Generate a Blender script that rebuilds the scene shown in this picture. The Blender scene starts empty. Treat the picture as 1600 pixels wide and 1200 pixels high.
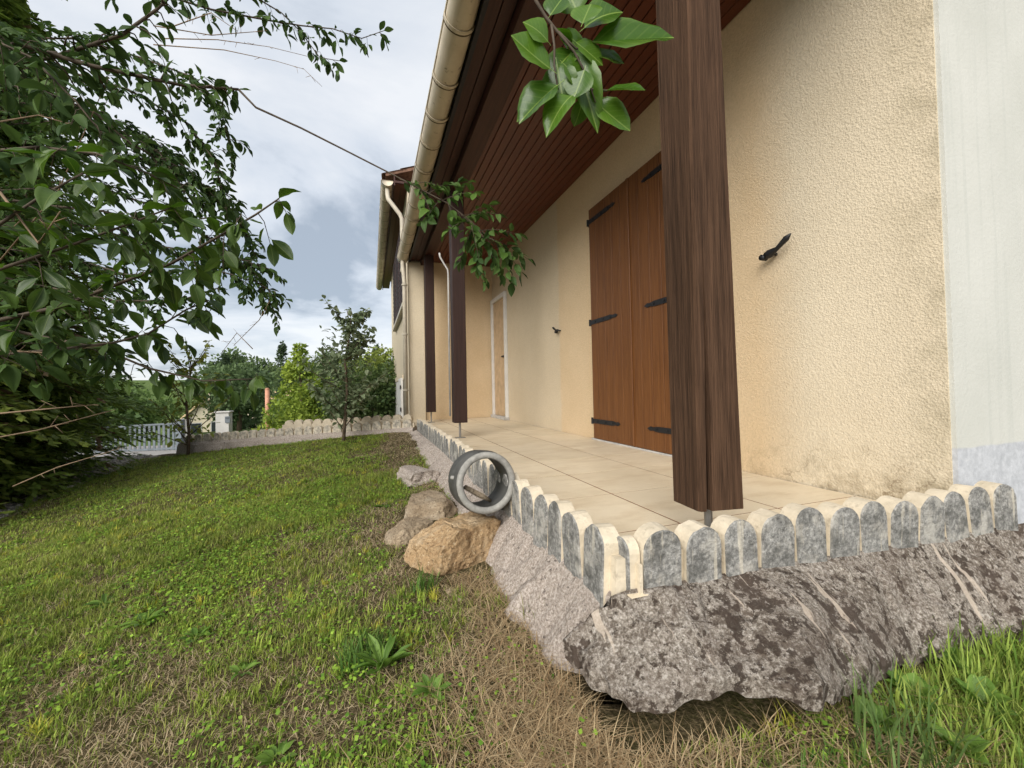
import bpy, bmesh, math, random
import numpy as np
from mathutils import Vector, Matrix, noise as mnoise
R = math.radians
random.seed(11)
rng = np.random.default_rng(7)
scn = bpy.context.scene
COL = scn.collection

# ------------------------------------------------------------------ camera
YAW, PITCH, ROLL = math.atan(220 / 640), .021, .02
F0 = Vector((math.sin(YAW), math.cos(YAW), 0)); R0 = Vector((math.cos(YAW), -math.sin(YAW), 0)); ZUP = Vector((0, 0, 1))
FW = F0 * math.cos(PITCH) + ZUP * math.sin(PITCH); U0 = R0.cross(FW)
RT = R0 * math.cos(ROLL) - U0 * math.sin(ROLL); UP = U0 * math.cos(ROLL) + R0 * math.sin(ROLL)
CAMPOS = Vector((0, 0, .51))
cd = bpy.data.cameras.new('camera'); cam = bpy.data.objects.new('camera', cd); COL.objects.link(cam)
cd.sensor_fit = 'HORIZONTAL'; cd.sensor_width = 36; cd.lens = 640 / 1600 * 36; cd.shift_y = -.005
cd.clip_start = .02; cd.clip_end = 3000
cam.matrix_world = Matrix(((RT.x, UP.x, -FW.x, CAMPOS.x), (RT.y, UP.y, -FW.y, CAMPOS.y), (RT.z, UP.z, -FW.z, CAMPOS.z), (0, 0, 0, 1)))
scn.camera = cam

# ------------------------------------------------------------------ sky, sun, exposure
TOSUN = Vector((-.56, -.62, .50)).normalized()
wd = bpy.data.worlds.new('World'); scn.world = wd; wd.use_nodes = True
nt = wd.node_tree; nt.nodes.clear()
def wn(t, **k):
    n = nt.nodes.new(t)
    for a, b in k.items(): setattr(n, a, b)
    return n
wl = nt.links.new
tc = wn('ShaderNodeTexCoord')
sky = wn('ShaderNodeTexSky', sky_type='NISHITA'); sky.sun_disc = False
sky.sun_elevation = math.asin(TOSUN.z); sky.sun_rotation = math.atan2(TOSUN.x, TOSUN.y)
sep = wn('ShaderNodeSeparateXYZ'); wl(tc.outputs['Generated'], sep.inputs[0])
zc = wn('ShaderNodeMath', operation='MAXIMUM'); wl(sep.outputs[2], zc.inputs[0]); zc.inputs[1].default_value = 0
za = wn('ShaderNodeMath', operation='ADD'); wl(zc.outputs[0], za.inputs[0]); za.inputs[1].default_value = .16
dx = wn('ShaderNodeMath', operation='DIVIDE'); wl(sep.outputs[0], dx.inputs[0]); wl(za.outputs[0], dx.inputs[1])
dy = wn('ShaderNodeMath', operation='DIVIDE'); wl(sep.outputs[1], dy.inputs[0]); wl(za.outputs[0], dy.inputs[1])
cb = wn('ShaderNodeCombineXYZ'); wl(dx.outputs[0], cb.inputs[0]); wl(dy.outputs[0], cb.inputs[1]); cb.inputs[2].default_value = 3.7
n1 = wn('ShaderNodeTexNoise'); wl(cb.outputs[0], n1.inputs['Vector'])
n1.inputs['Scale'].default_value = 1.2; n1.inputs['Detail'].default_value = 9; n1.inputs['Roughness'].default_value = .55; n1.inputs['Distortion'].default_value = .35
cr = wn('ShaderNodeValToRGB'); wl(n1.outputs['Fac'], cr.inputs[0])
cr.color_ramp.elements[0].position = .37; cr.color_ramp.elements[0].color = (.40, .46, .54, 1)
cr.color_ramp.elements[1].position = .64; cr.color_ramp.elements[1].color = (.86, .88, .91, 1)
e = cr.color_ramp.elements.new(.49); e.color = (.68, .73, .80, 1)
bg1 = wn('ShaderNodeBackground'); wl(sky.outputs[0], bg1.inputs[0]); bg1.inputs[1].default_value = .05
bg2 = wn('ShaderNodeBackground'); wl(cr.outputs[0], bg2.inputs[0]); bg2.inputs[1].default_value = .335
mx = wn('ShaderNodeMixShader'); mx.inputs[0].default_value = .88; wl(bg1.outputs[0], mx.inputs[1]); wl(bg2.outputs[0], mx.inputs[2])
wo = wn('ShaderNodeOutputWorld'); wl(mx.outputs[0], wo.inputs[0])
sd = bpy.data.lights.new('sun', 'SUN'); sun = bpy.data.objects.new('sun', sd); COL.objects.link(sun)
sd.energy = 1.5; sd.angle = R(45); sd.color = (1, .965, .91)
sun.rotation_euler = TOSUN.to_track_quat('Z', 'Y').to_euler(); sun.location = (-4, -5, 9)
vs = scn.view_settings; vs.view_transform = 'Standard'; vs.look = 'None'; vs.exposure = 1.75; vs.gamma = 1; vs.use_curve_mapping = False
scn.cycles.use_denoising = True
scn.cycles.max_bounces = 5; scn.cycles.diffuse_bounces = 3; scn.cycles.use_adaptive_sampling = True; scn.cycles.adaptive_threshold = .02

# ------------------------------------------------------------------ helpers
def smooth(a, b, x):
    t = np.clip((x - a) / (b - a), 0, 1); return t * t * (3 - 2 * t)
_lat = {}
def vn(x, y, scale, seed=0):
    """value noise 0..1, arrays"""
    if seed not in _lat: _lat[seed] = np.random.default_rng(100 + seed).random((256, 256))
    L = _lat[seed]; x = np.asarray(x) * scale; y = np.asarray(y) * scale
    xi = np.floor(x).astype(int); yi = np.floor(y).astype(int); fx = x - xi; fy = y - yi
    fx = fx * fx * (3 - 2 * fx); fy = fy * fy * (3 - 2 * fy)
    g = lambda a, b: L[a % 256, b % 256]
    return (g(xi, yi) * (1 - fx) + g(xi + 1, yi) * fx) * (1 - fy) + (g(xi, yi + 1) * (1 - fx) + g(xi + 1, yi + 1) * fx) * fy
WO = {}
def place(o, parent, origin=(0, 0, 0), rot=None):
    """link o with its world origin at origin, under parent"""
    COL.objects.link(o)
    po = Vector((0, 0, 0))
    if parent is not None:
        o.parent = parent; po = WO[parent.name]
    M = Matrix.Translation(Vector(origin) - po)
    if rot is not None: M = M @ rot
    o.matrix_local = M
    WO[o.name] = Vector(origin)
    return o
def tag(o, label, cat=None, group=None, kind=None):
    if label: o['label'] = label
    if cat: o['category'] = cat
    if group: o['group'] = group
    if kind: o['kind'] = kind
    return o
def empty(name, loc, label, cat, group=None):
    o = bpy.data.objects.new(name, None); o.empty_display_size = .1
    place(o, None, loc); return tag(o, label, cat, group)
def mesh(name, V, Fc, mats, midx=None, smooth_=False):
    me = bpy.data.meshes.new(name); me.from_pydata([tuple(v) for v in V], [], [tuple(f) for f in Fc])
    for m in (mats if isinstance(mats, (list, tuple)) else [mats]): me.materials.append(m)
    if midx is not None: me.polygons.foreach_set('material_index', midx)
    if smooth_: me.polygons.foreach_set('use_smooth', [True] * len(me.polygons))
    me.update(); return me
def mk(name, V, Fc, mats, parent=None, midx=None, smooth_=False):
    return place(bpy.data.objects.new(name, mesh(name, V, Fc, mats, midx, smooth_)), parent)
def npmesh(name, V, T, mat, C=None, smooth_=False):
    """V (n,3), T (m,k) -> mesh, C (n,3) point colours"""
    V = np.ascontiguousarray(V, dtype=np.float32); T = np.ascontiguousarray(T, dtype=np.int32); k = T.shape[1]
    me = bpy.data.meshes.new(name); me.vertices.add(len(V)); me.vertices.foreach_set('co', V.ravel())
    me.loops.add(T.size); me.loops.foreach_set('vertex_index', T.ravel())
    me.polygons.add(len(T)); me.polygons.foreach_set('loop_start', np.arange(0, T.size, k, dtype=np.int32))
    me.polygons.foreach_set('loop_total', np.full(len(T), k, dtype=np.int32))
    if smooth_: me.polygons.foreach_set('use_smooth', np.ones(len(T), dtype=bool))
    me.materials.append(mat); me.update(calc_edges=True)
    if C is not None:
        a = me.color_attributes.new('Col', 'FLOAT_COLOR', 'POINT')
        a.data.foreach_set('color', np.concatenate([C, np.ones((len(C), 1))], 1).astype(np.float32).ravel())
    return me
def boxmesh(name, lo, hi, mat, bev=0.0):
    bm = bmesh.new(); bmesh.ops.create_cube(bm, size=1)
    lo = Vector(lo); hi = Vector(hi); c = (lo + hi) / 2; s = hi - lo
    for v in bm.verts: v.co = Vector((v.co.x * s.x, v.co.y * s.y, v.co.z * s.z)) + c
    if bev: bmesh.ops.bevel(bm, geom=list(bm.edges), offset=bev, segments=1, affect='EDGES', profile=.5)
    me = bpy.data.meshes.new(name); bm.to_mesh(me); bm.free(); me.materials.append(mat); return me
def box(name, lo, hi, mat, parent=None, bev=0.0):
    return place(bpy.data.objects.new(name, boxmesh(name, lo, hi, mat, bev)), parent)
def tubegeo(path, radii, n=8, caps=True):
    P = [Vector(p) for p in path]; V = []; Fc = []
    if not isinstance(radii, (list, tuple)): radii = [radii] * len(P)
    ref = None
    for i, p in enumerate(P):
        d = (P[min(i + 1, len(P) - 1)] - P[max(i - 1, 0)]).normalized()
        if ref is None: ref = d.orthogonal().normalized()
        a = (ref - d * ref.dot(d)).normalized(); ref = a; b = d.cross(a)
        for k in range(n):
            t = 2 * math.pi * k / n; V.append(p + (a * math.cos(t) + b * math.sin(t)) * radii[i])
    for i in range(len(P) - 1):
        for k in range(n):
            k2 = (k + 1) % n; Fc.append((i * n + k, i * n + k2, (i + 1) * n + k2, (i + 1) * n + k))
    if caps: Fc.append(tuple(range(n))[::-1]); Fc.append(tuple((len(P) - 1) * n + k for k in range(n)))
    return V, Fc
def tube(name, path, radii, mat, parent=None, n=8, smooth_=True):
    V, Fc = tubegeo(path, radii, n); return mk(name, V, Fc, mat, parent, smooth_=smooth_)
def cat(geos):
    V = []; Fc = []
    for v, f in geos:
        b = len(V); V += list(v); Fc += [tuple(i + b for i in q) for q in f]
    return V, Fc
def lerp_path(P, u):
    L = [0]
    for i in range(1, len(P)): L.append(L[-1] + (Vector(P[i]) - Vector(P[i - 1])).length)
    s = u * L[-1]
    for i in range(1, len(P)):
        if s <= L[i] or i == len(P) - 1:
            t = (s - L[i - 1]) / max(L[i] - L[i - 1], 1e-6); a = Vector(P[i - 1]); b = Vector(P[i])
            return a.lerp(b, t), (b - a).normalized()
def plen(P): return sum((Vector(P[i]) - Vector(P[i - 1])).length for i in range(1, len(P)))

# ------------------------------------------------------------------ materials
class N:
    def __init__(s, name, rough=.8, spec=.3):
        s.m = bpy.data.materials.new(name); s.m.use_nodes = True; s.t = s.m.node_tree; s.p = s.t.nodes['Principled BSDF']
        s.p.inputs['Roughness'].default_value = rough; s.p.inputs['Specular IOR Level'].default_value = spec
        s.tc = s.n('ShaderNodeTexCoord'); s.pos = s.n('ShaderNodeNewGeometry').outputs['Position']
    def n(s, t, **k):
        q = s.t.nodes.new(t)
        for a, b in k.items(): setattr(q, a, b)
        return q
    def L(s, a, b): s.t.links.new(a, b); return s
    def coord(s, scale=(1, 1, 1), rot=(0, 0, 0)):
        q = s.n('ShaderNodeMapping'); q.inputs['Scale'].default_value = scale; q.inputs['Rotation'].default_value = rot
        s.L(s.pos, q.inputs[0]); return q.outputs[0]
    def noise(s, scale, detail=5, rough=.6, vec=None, dist=0):
        q = s.n('ShaderNodeTexNoise'); q.inputs['Scale'].default_value = scale; q.inputs['Detail'].default_value = detail
        q.inputs['Roughness'].default_value = rough; q.inputs['Distortion'].default_value = dist
        s.L(vec if vec is not None else s.pos, q.inputs['Vector']); return q.outputs['Fac']
    def voro(s, scale, vec=None, feature='F1', out='Distance'):
        q = s.n('ShaderNodeTexVoronoi', feature=feature); q.inputs['Scale'].default_value = scale
        s.L(vec if vec is not None else s.pos, q.inputs['Vector']); return q.outputs[out]
    def ramp(s, fac, stops):
        q = s.n('ShaderNodeValToRGB'); s.L(fac, q.inputs[0]); r = q.color_ramp
        while len(r.elements) > 1: r.elements.remove(r.elements[0])
        for i, (p, c) in enumerate(stops):
            el = r.elements[0] if i == 0 else r.elements.new(p)
            el.position = p; el.color = (c, c, c, 1) if not isinstance(c, tuple) else (*c, 1)
        return q.outputs[0]
    def mix(s, fac, a, b, blend='MIX'):
        q = s.n('ShaderNodeMix', data_type='RGBA', blend_type=blend)
        for v, i in ((fac, 0), (a, 6), (b, 7)):
            if isinstance(v, (int, float)): q.inputs[i].default_value = v
            elif isinstance(v, tuple): q.inputs[i].default_value = (*v, 1)
            else: s.L(v, q.inputs[i])
        return q.outputs[2]
    def math(s, op, a, b=None):
        q = s.n('ShaderNodeMath', operation=op)
        for i, v in enumerate((a, b)):
            if v is None: continue
            if isinstance(v, (int, float)): q.inputs[i].default_value = v
            else: s.L(v, q.inputs[i])
        return q.outputs[0]
    def xyz(s, local=False):
        q = s.n('ShaderNodeSeparateXYZ'); s.L(s.tc.outputs['Object'] if local else s.pos, q.inputs[0]); return q.outputs
    def col(s, c):
        if isinstance(c, tuple): s.p.inputs['Base Color'].default_value = (*c, 1)
        else: s.L(c, s.p.inputs['Base Color'])
        return s
    def bump(s, h, dist=.01, strength=1.0):
        q = s.n('ShaderNodeBump'); q.inputs['Distance'].default_value = dist; q.inputs['Strength'].default_value = strength
        s.L(h, q.inputs['Height'])
        if s.p.inputs['Normal'].is_linked: s.L(s.p.inputs['Normal'].links[0].from_socket, q.inputs['Normal'])
        s.L(q.outputs[0], s.p.inputs['Normal']); return s
    def rough(s, v): s.L(v, s.p.inputs['Roughness']); return s
M = {}
def mat_roughcast(name, zoned):
    a = N(name, .92, .15)
    big = a.noise(1.6, 4); fine = a.noise(75, 4, .65); mid = a.voro(130, feature='F1')
    c = a.ramp(big, [(.3, (.61, .455, .275)), (.7, (.67, .515, .33))])
    faded_lit = a.ramp(big, [(.3, (.585, .495, .355)), (.7, (.645, .555, .41))])
    if zoned:
        y = a.xyz()
        wob = a.math('MULTIPLY', a.noise(5, 4), .12)
        yy = a.math('ADD', y[1], wob)
        # paint behind the folded-back shutters kept its colour, the rest has bleached
        z1 = a.math('MULTIPLY', a.ramp(a.math('DIVIDE', yy, 10), [(.150, 0.), (.176, 1.)]), a.ramp(a.math('DIVIDE', yy, 10), [(.4255, 1.), (.4275, .25)]))
        c = a.mix(z1, faded_lit, c)
        low = a.ramp(a.math('ADD', y[2], a.math('MULTIPLY', a.noise(9, 5), .35)), [(.16, 1.), (.42, 0.)])
        near = a.ramp(a.math('DIVIDE', y[1], 10), [(.12, 1.), (.2, 0.)])
        st = a.math('MULTIPLY', a.math('MULTIPLY', low, near), a.ramp(a.noise(14, 6, .7), [(.42, 0.), (.62, 1.)]))
        c = a.mix(a.math('MULTIPLY', st, .75), c, (.20, .15, .085))
        edge = a.math('MULTIPLY', a.ramp(a.math('DIVIDE', y[1], 10), [(.092, 1.), (.112, 0.)]), a.ramp(a.noise(5.5, 6, .7), [(.42, 0.), (.65, .6)]))
        c = a.mix(edge, c, (.34, .29, .19))
        ck = a.math('MULTIPLY', a.ramp(a.math('ABSOLUTE', a.math('SUBTRACT', a.noise(4.5, 6, .62), .5)), [(.006, 1.), (.014, 0.)]), a.ramp(a.noise(3, 2), [(.42, 0.), (.52, 1.)]))
        c = a.mix(a.math('MULTIPLY', a.math('MULTIPLY', ck, low), a.math('MULTIPLY', near, .8)), c, (.16, .11, .06))
    else:
        y = a.xyz(); c = a.mix(a.ramp(y[0], [(.86, 1.), (.90, 0.)]), c, faded_lit)  # paler outside the porch: the stronger light there is put into the colour
    spk = a.ramp(fine, [(.35, .88), (.6, 1.)])
    c = a.mix(1, c, spk, 'MULTIPLY'); a.col(c)
    h = a.math('ADD', a.math('MULTIPLY', fine, 1.0), a.math('MULTIPLY', mid, .9))
    a.bump(h, .0028, .75); return a.m
M['wall'] = mat_roughcast('cream_roughcast', True)
M['wall2'] = mat_roughcast('cream_roughcast_plain', False)
a = N('white_render', .85, .2)
y = a.xyz(); streak = a.noise(1, 6, .65, a.coord((22, 22, .7))); fn = a.noise(60, 3)
c = a.ramp(a.noise(2.5, 6), [(.3, (.48, .48, .43)), (.7, (.55, .545, .495))])
c = a.mix(a.math('MULTIPLY', a.ramp(streak, [(.52, 0.), (.72, 1.)]), .35), c, (.36, .38, .34))
pl = a.ramp(a.math('ADD', y[2], a.math('MULTIPLY', a.noise(12, 3), .012)), [(.256, 1.), (.259, 0.)])
gr = a.ramp(a.noise(35, 5, .7), [(.3, (.36, .37, .385)), (.7, (.53, .54, .555))])
a.col(a.mix(pl, c, gr)); a.bump(fn, .003, .5); M['white'] = a.m
def wood(name, dark, light, rough=.6, spec=.3, axis='z', sc=1.0, bump=.002):
    a = N(name, rough, spec); s = {'z': (30, 30, 1.1), 'y': (30, 1.1, 30), 'x': (1.1, 30, 30)}[axis]
    g = a.noise(1.6 * sc, 8, .68, a.coord(s)); g2 = a.noise(5 * sc, 4, .6, a.coord(s)); b = a.noise(2.2, 3)
    c = a.ramp(g, [(.28, dark), (.72, light)])
    c = a.mix(a.math('MULTIPLY', a.ramp(g2, [(.55, 0.), (.75, 1.)]), .55), c, tuple(v * .45 for v in dark))
    c = a.mix(a.math('MULTIPLY', b, .35), c, tuple(v * .7 for v in light)); a.col(c)
    a.bump(a.math('ADD', g, a.math('MULTIPLY', g2, .6)), bump, .9); return a.m
M['post'] = wood('weathered_post_wood', (.017, .009, .005), (.12, .066, .038), .85, .12, sc=1.9, bump=.008)
M['shutter'] = wood('stained_shutter_wood', (.080, .028, .008), (.21, .085, .025), .5, .3, sc=1.2, bump=.001)
M['soffit'] = wood('red_brown_lining', (.080, .018, .008), (.140, .036, .016), .42, .4, 'y', .6, .0006)
M['beam'] = wood('dark_stained_beam', (.034, .012, .008), (.075, .027, .017), .55, .35, 'y')
def plain(name, c, rough=.6, spec=.3, metal=0, var=.25, sc=8):
    a = N(name, rough, spec); a.p.inputs['Metallic'].default_value = metal
    n = a.noise(sc, 5); a.col(a.ramp(n, [(.3, tuple(v * (1 - var) for v in c)), (.7, tuple(min(1, v * (1 + var * .5)) for v in c))])); return a.m
M['fascia'] = plain('shade_black', (.018, .017, .02), .5)  # near black: the shadow along the fascia is put into this colour
M['iron'] = plain('black_iron', (.012, .012, .013), .5, .4)
M['steel'] = plain('galvanised_steel', (.34, .33, .31), .45, .5, .7)
M['greymetal'] = plain('grey_painted_metal', (.13, .15, .165), .5, .4)
M['darkmetal'] = plain('dark_grey_metal', (.14, .16, .18), .5, .4)
a = N('aged_gutter', .5, .35)
c = a.ramp(a.noise(3, 5), [(.3, (.48, .41, .29)), (.7, (.64, .56, .43))])
sp = a.ramp(a.noise(16, 6, .7), [(.60, 0.), (.70, 1.)]); c = a.mix(a.math('MULTIPLY', sp, .75), c, (.13, .10, .06))
st = a.ramp(a.noise(1, 5, .6, a.coord((10, 1.2, 10))), [(.5, 0.), (.75, 1.)]); c = a.mix(a.math('MULTIPLY', st, .5), c, (.26, .21, .13)); a.col(c); M['gutter'] = a.m
M['gutterseam'] = plain('gutter_seam_grime', (.10, .075, .045), .8, .1)
M['pipe'] = plain('beige_downpipe', (.47, .42, .33), .5, .3)
M['rooftile'] = plain('brown_clay_tile', (.19, .11, .075), .9, .1, sc=20, var=.5)
M['doorpanel'] = plain('beige_door', (.50, .36, .22), .5)
M['whiteframe'] = plain('off_white_frame', (.66, .64, .60), .5, var=.1)
M['sill'] = plain('grey_sill', (.48, .46, .43), .8)
a = N('cream_floor_tile', .5, .35)
oi = a.n('ShaderNodeObjectInfo')
c = a.ramp(a.noise(3.2, 6), [(.3, (.64, .53, .37)), (.7, (.74, .63, .46))])
c = a.mix(a.math('MULTIPLY', a.ramp(a.noise(1, 6, .7, a.coord((3, 9, 3))), [(.48, 0.), (.70, 1.)]), .5), c, (.46, .33, .19))
c = a.mix(a.math('MULTIPLY', a.ramp(a.noise(90, 2), [(.66, 0.), (.72, 1.)]), .4), c, (.40, .30, .18))
rv = a.ramp(oi.outputs['Random'], [(0, (.90, .90, .90)), (1, (1, 1, 1))]); a.col(a.mix(1, c, rv, 'MULTIPLY')); a.bump(a.noise(45, 4), .0015, .5); M['tile'] = a.m
M['grout'] = plain('tan_grout', (.17, .070, .035), .95, .1, sc=30)
# edging blocks: cream paint on top and back, bare weathered cement on the face
a = N('cream_masonry_paint', .8, .2)
c = a.ramp(a.noise(14, 5), [(.3, (.48, .41, .30)), (.7, (.66, .57, .43))]); c = a.mix(a.math('MULTIPLY', a.ramp(a.noise(40, 6, .75), [(.55, 0.), (.68, 1.)]), .6), c, (.30, .25, .18)); a.col(c); a.bump(a.noise(90, 4), .003, .8); M['edgecream'] = a.m
a = N('lime_washed_cement', .9, .1)
c = a.ramp(a.noise(26, 6, .7), [(.38, (.24, .22, .19)), (.5, (.46, .41, .33)), (.62, (.64, .56, .44))]); a.col(c); a.bump(a.noise(90, 4), .003, .8); M['edgepale'] = a.m
a = N('weathered_cement_face', .95, .1)
c = a.ramp(a.noise(75, 7, .8), [(.36, (.11, .107, .098)), (.5, (.25, .243, .225)), (.64, (.44, .425, .39))])
lich = a.ramp(a.noise(13, 6, .75), [(.48, 0.), (.60, 1.)]); c = a.mix(a.math('MULTIPLY', lich, .7), c, (.085, .083, .074)); pale = a.ramp(a.noise(10, 6, .7, a.coord((1, 1, 1), rot=(.5, .3, 1))), [(.52, 0.), (.62, 1.)]); c = a.mix(a.math('MULTIPLY', pale, .6), c, (.50, .47, .41))
drip = a.ramp(a.noise(1, 4, .6, a.coord((30, 30, 2.5))), [(.60, 0.), (.68, 1.)]); c = a.mix(a.math('MULTIPLY', drip, .6), c, (.60, .54, .43))
a.col(c); a.bump(a.noise(110, 5, .7), .006, 1); M['edgegrey'] = a.m
a = N('rough_footing_concrete', .95, .1)
n1 = a.noise(11, 8, .75); n2 = a.noise(60, 8, .78)
c = a.ramp(a.noise(130, 6, .8), [(.36, (.11, .090, .072)), (.5, (.29, .250, .205)), (.62, (.55, .50, .44))])
dk = a.ramp(a.math('ADD', a.math('MULTIPLY', a.noise(70, 7, .75), .65), a.math('MULTIPLY', a.noise(9, 4), .35)), [(.51, 0.), (.56, 1.)]); c = a.mix(a.math('MULTIPLY', dk, .8), c, (.105, .080, .060)); sp2 = a.ramp(a.math('ADD', a.math('MULTIPLY', a.noise(30, 6, .7), .75), a.math('MULTIPLY', a.noise(4, 3), .25)), [(.530, 0.), (.552, 1.)]); c = a.mix(a.math('MULTIPLY', sp2, .88), c, (.045, .032, .024)); d3 = a.ramp(a.noise(85, 5, .7), [(.60, 0.), (.64, 1.)]); c = a.mix(a.math('MULTIPLY', d3, .8), c, (.045, .034, .028)); d4 = a.ramp(a.noise(8, 8, .75), [(.45, 0.), (.62, 1.)]); c = a.mix(a.math('MULTIPLY', d4, .35), c, (.13, .095, .075))
wl_ = a.ramp(a.noise(11, 6, .7, a.coord((1, 1, 1), rot=(1, 2, 0))), [(.67, 0.), (.70, 1.)]); c = a.mix(a.math('MULTIPLY', wl_, .8), c, (.70, .68, .65))
dr = a.ramp(a.noise(1, 4, .6, a.coord((26, 2.2, 2.2), rot=(0, 0, .35))), [(.635, 0.), (.66, 1.)]); c = a.mix(a.math('MULTIPLY', dr, .7), c, (.60, .50, .40))
a.col(c); a.bump(a.math('ADD', n2, a.math('MULTIPLY', n1, .8)), .010, 1); M['footing'] = a.m
a = N('pinkish_footing_concrete', .95, .1)
n2 = a.noise(58, 8, .78)
c = a.ramp(a.noise(120, 6, .8), [(.36, (.18, .145, .118)), (.5, (.38, .32, .27)), (.62, (.58, .51, .45))])
dk = a.ramp(a.noise(55, 4, .7), [(.60, 0.), (.66, 1.)]); c = a.mix(a.math('MULTIPLY', dk, .8), c, (.06, .045, .04))
a.col(c); a.bump(n2, .010, 1); M['footing2'] = a.m
def rockmat(name, a0, b0, c0):
    a = N(name, .95, .1); n = a.noise(6, 8, .7); n2 = a.noise(55, 5, .7)
    c = a.ramp(n, [(.28, a0), (.5, b0), (.72, c0)]); c = a.mix(a.math('MULTIPLY', a.ramp(n2, [(.55, 0.), (.68, 1.)]), .6), c, tuple(v * .35 for v in a0))
    c = a.mix(a.ramp(a.noise(130, 4, .7), [(.56, 0.), (.64, .7)]), c, tuple(v * .25 for v in a0)); c = a.mix(a.ramp(a.noise(90, 4, .7, a.coord((1, 1, 1), rot=(1, 0, 1))), [(.58, 0.), (.66, .6)]), c, (.70, .58, .40)); a.col(c); a.bump(a.math('ADD', n2, n), .020, 1); return a.m
M['ochre'] = rockmat('ochre_limestone', (.30, .185, .095), (.45, .305, .165), (.58, .45, .30))
M['tanrock'] = rockmat('tan_stone', (.26, .19, .12), (.40, .31, .21), (.50, .42, .32))
M['rim'] = plain('pale_grey_plastic', (.27, .26, .235), .7, .25, var=.35, sc=40)
M['tubein'] = plain('dark_grey_plastic', (.070, .068, .062), .6, .3, var=.5, sc=12)
a = N('soil_and_thatch', .98, .05)
n1 = a.noise(2.2, 6, .65); n2 = a.noise(60, 5, .7); n3 = a.noise(130, 3, .7)
c = a.ramp(n1, [(.35, (.055, .055, .018)), (.6, (.10, .078, .040))])
c = a.mix(a.ramp(n2, [(.45, 0.), (.65, .8)]), c, (.22, .165, .095)); c = a.mix(a.ramp(n3, [(.5, 0.), (.7, .7)]), c, (.05, .038, .022))
y = a.xyz()
far = a.ramp(a.math('DIVIDE', y[1], 100), [(.075, 0.), (.10, 1.)]); c = a.mix(far, c, a.ramp(n1, [(.3, (.07, .11, .03)), (.7, (.12, .16, .05))])); gv = a.ramp(a.math('ADD', a.math('MULTIPLY', a.math('ADD', y[0], a.math('MULTIPLY', a.noise(3, 4), .4)), -.2), 0.), [(.528, 0.), (.545, 1.)]); c = a.mix(a.math('MULTIPLY', gv, a.ramp(a.math('DIVIDE', y[1], 100), [(.088, 1.), (.10, 0.)])), c, a.ramp(n2, [(.35, (.26, .22, .18)), (.6, (.52, .47, .41))])); a.col(c); a.bump(a.math('ADD', n2, n3), .015, 1); M['soil'] = a.m
def vcol(name, rough=.6, spec=.25, trans=.25):
    a = N(name, rough, spec); v = a.n('ShaderNodeVertexColor', layer_name='Col'); a.col(v.outputs[0])
    if trans:
        tr = a.n('ShaderNodeBsdfTranslucent'); a.L(v.outputs[0], tr.inputs[0]); ms = a.n('ShaderNodeMixShader'); ms.inputs[0].default_value = trans
        out = [n for n in a.t.nodes if n.type == 'OUTPUT_MATERIAL'][0]
        a.L(a.p.outputs[0], ms.inputs[1]); a.L(tr.outputs[0], ms.inputs[2]); a.L(ms.outputs[0], out.inputs[0])
    return a.m
M['blade'] = vcol('grass_blade', .6, .2, .3)
M['leafv'] = vcol('foliage', .6, .2, .32)
def leafmat(name, c0, c1, rib, gloss=.45):
    a = N(name, gloss, .35); oi = a.n('ShaderNodeObjectInfo'); x = a.xyz(True)
    c = a.ramp(oi.outputs['Random'], [(0, c0), (1, c1)])
    c = a.mix(a.math('MULTIPLY', a.noise(40, 4), .3), c, tuple(v * .6 for v in c0))
    ax = a.math('ABSOLUTE', x[0]); c = a.mix(a.ramp(ax, [(.010, 1.), (.03, 0.)]), c, rib)
    c = a.mix(a.math('MULTIPLY', a.ramp(ax, [(.30, 0.), (.46, 1.)]), .25), c, rib); vein = a.math('SINE', a.math('MULTIPLY', a.math('SUBTRACT', x[1], a.math('MULTIPLY', ax, .9)), 40.)); c = a.mix(a.ramp(vein, [(.7, 0.), (1., .16)]), c, rib); c = a.mix(a.ramp(a.noise(160, 3), [(.6, 0.), (.75, .3)]), c, tuple(v * .5 for v in c0)); a.col(c)
    tr = a.n('ShaderNodeBsdfTranslucent'); a.L(a.mix(1, c, (1., 1.25, .5), 'MULTIPLY'), tr.inputs[0]); ms = a.n('ShaderNodeMixShader'); ms.inputs[0].default_value = .32
    out = [n for n in a.t.nodes if n.type == 'OUTPUT_MATERIAL'][0]
    a.L(a.p.outputs[0], ms.inputs[1]); a.L(tr.outputs[0], ms.inputs[2]); a.L(ms.outputs[0], out.inputs[0]); return a.m
M['leaf'] = leafmat('green_leaf', (.032, .066, .012), (.085, .145, .022), (.13, .18, .045))
M['leafb'] = leafmat('bright_green_leaf', (.042, .100, .010), (.095, .185, .020), (.18, .26, .055), .26)
M['weedleaf'] = leafmat('weed_leaf', (.085, .17, .022), (.19, .31, .05), (.26, .36, .10), .5)
M['bark'] = plain('grey_brown_bark', (.13, .095, .065), .9, .1, sc=30, var=.5)
M['twig'] = plain('dark_twig', (.085, .065, .045), .8, .2, sc=30, var=.4)
M['dead'] = plain('dead_twig', (.24, .17, .11), .9, .1, sc=30, var=.4)
M['gravel'] = plain('white_gravel', (.50, .46, .41), .95, .1, sc=60, var=.5)
M['road'] = plain('pale_drive', (.30, .28, .26), .9, .2, sc=10, var=.25)
M['bhwall'] = plain('cream_house_render', (.62, .54, .40), .9, .1, var=.1)
M['bhroof'] = plain('tan_roof_tiles', (.52, .38, .22), .9, .1, sc=3)
M['glass'] = plain('dark_window_glass', (.03, .035, .04), .1, .5)
M['terracotta'] = plain('terracotta_pole', (.52, .26, .17), .7, .2)
M['whitepaint'] = plain('white_paint', (.46, .45, .42), .7, .2, var=.1)

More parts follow.
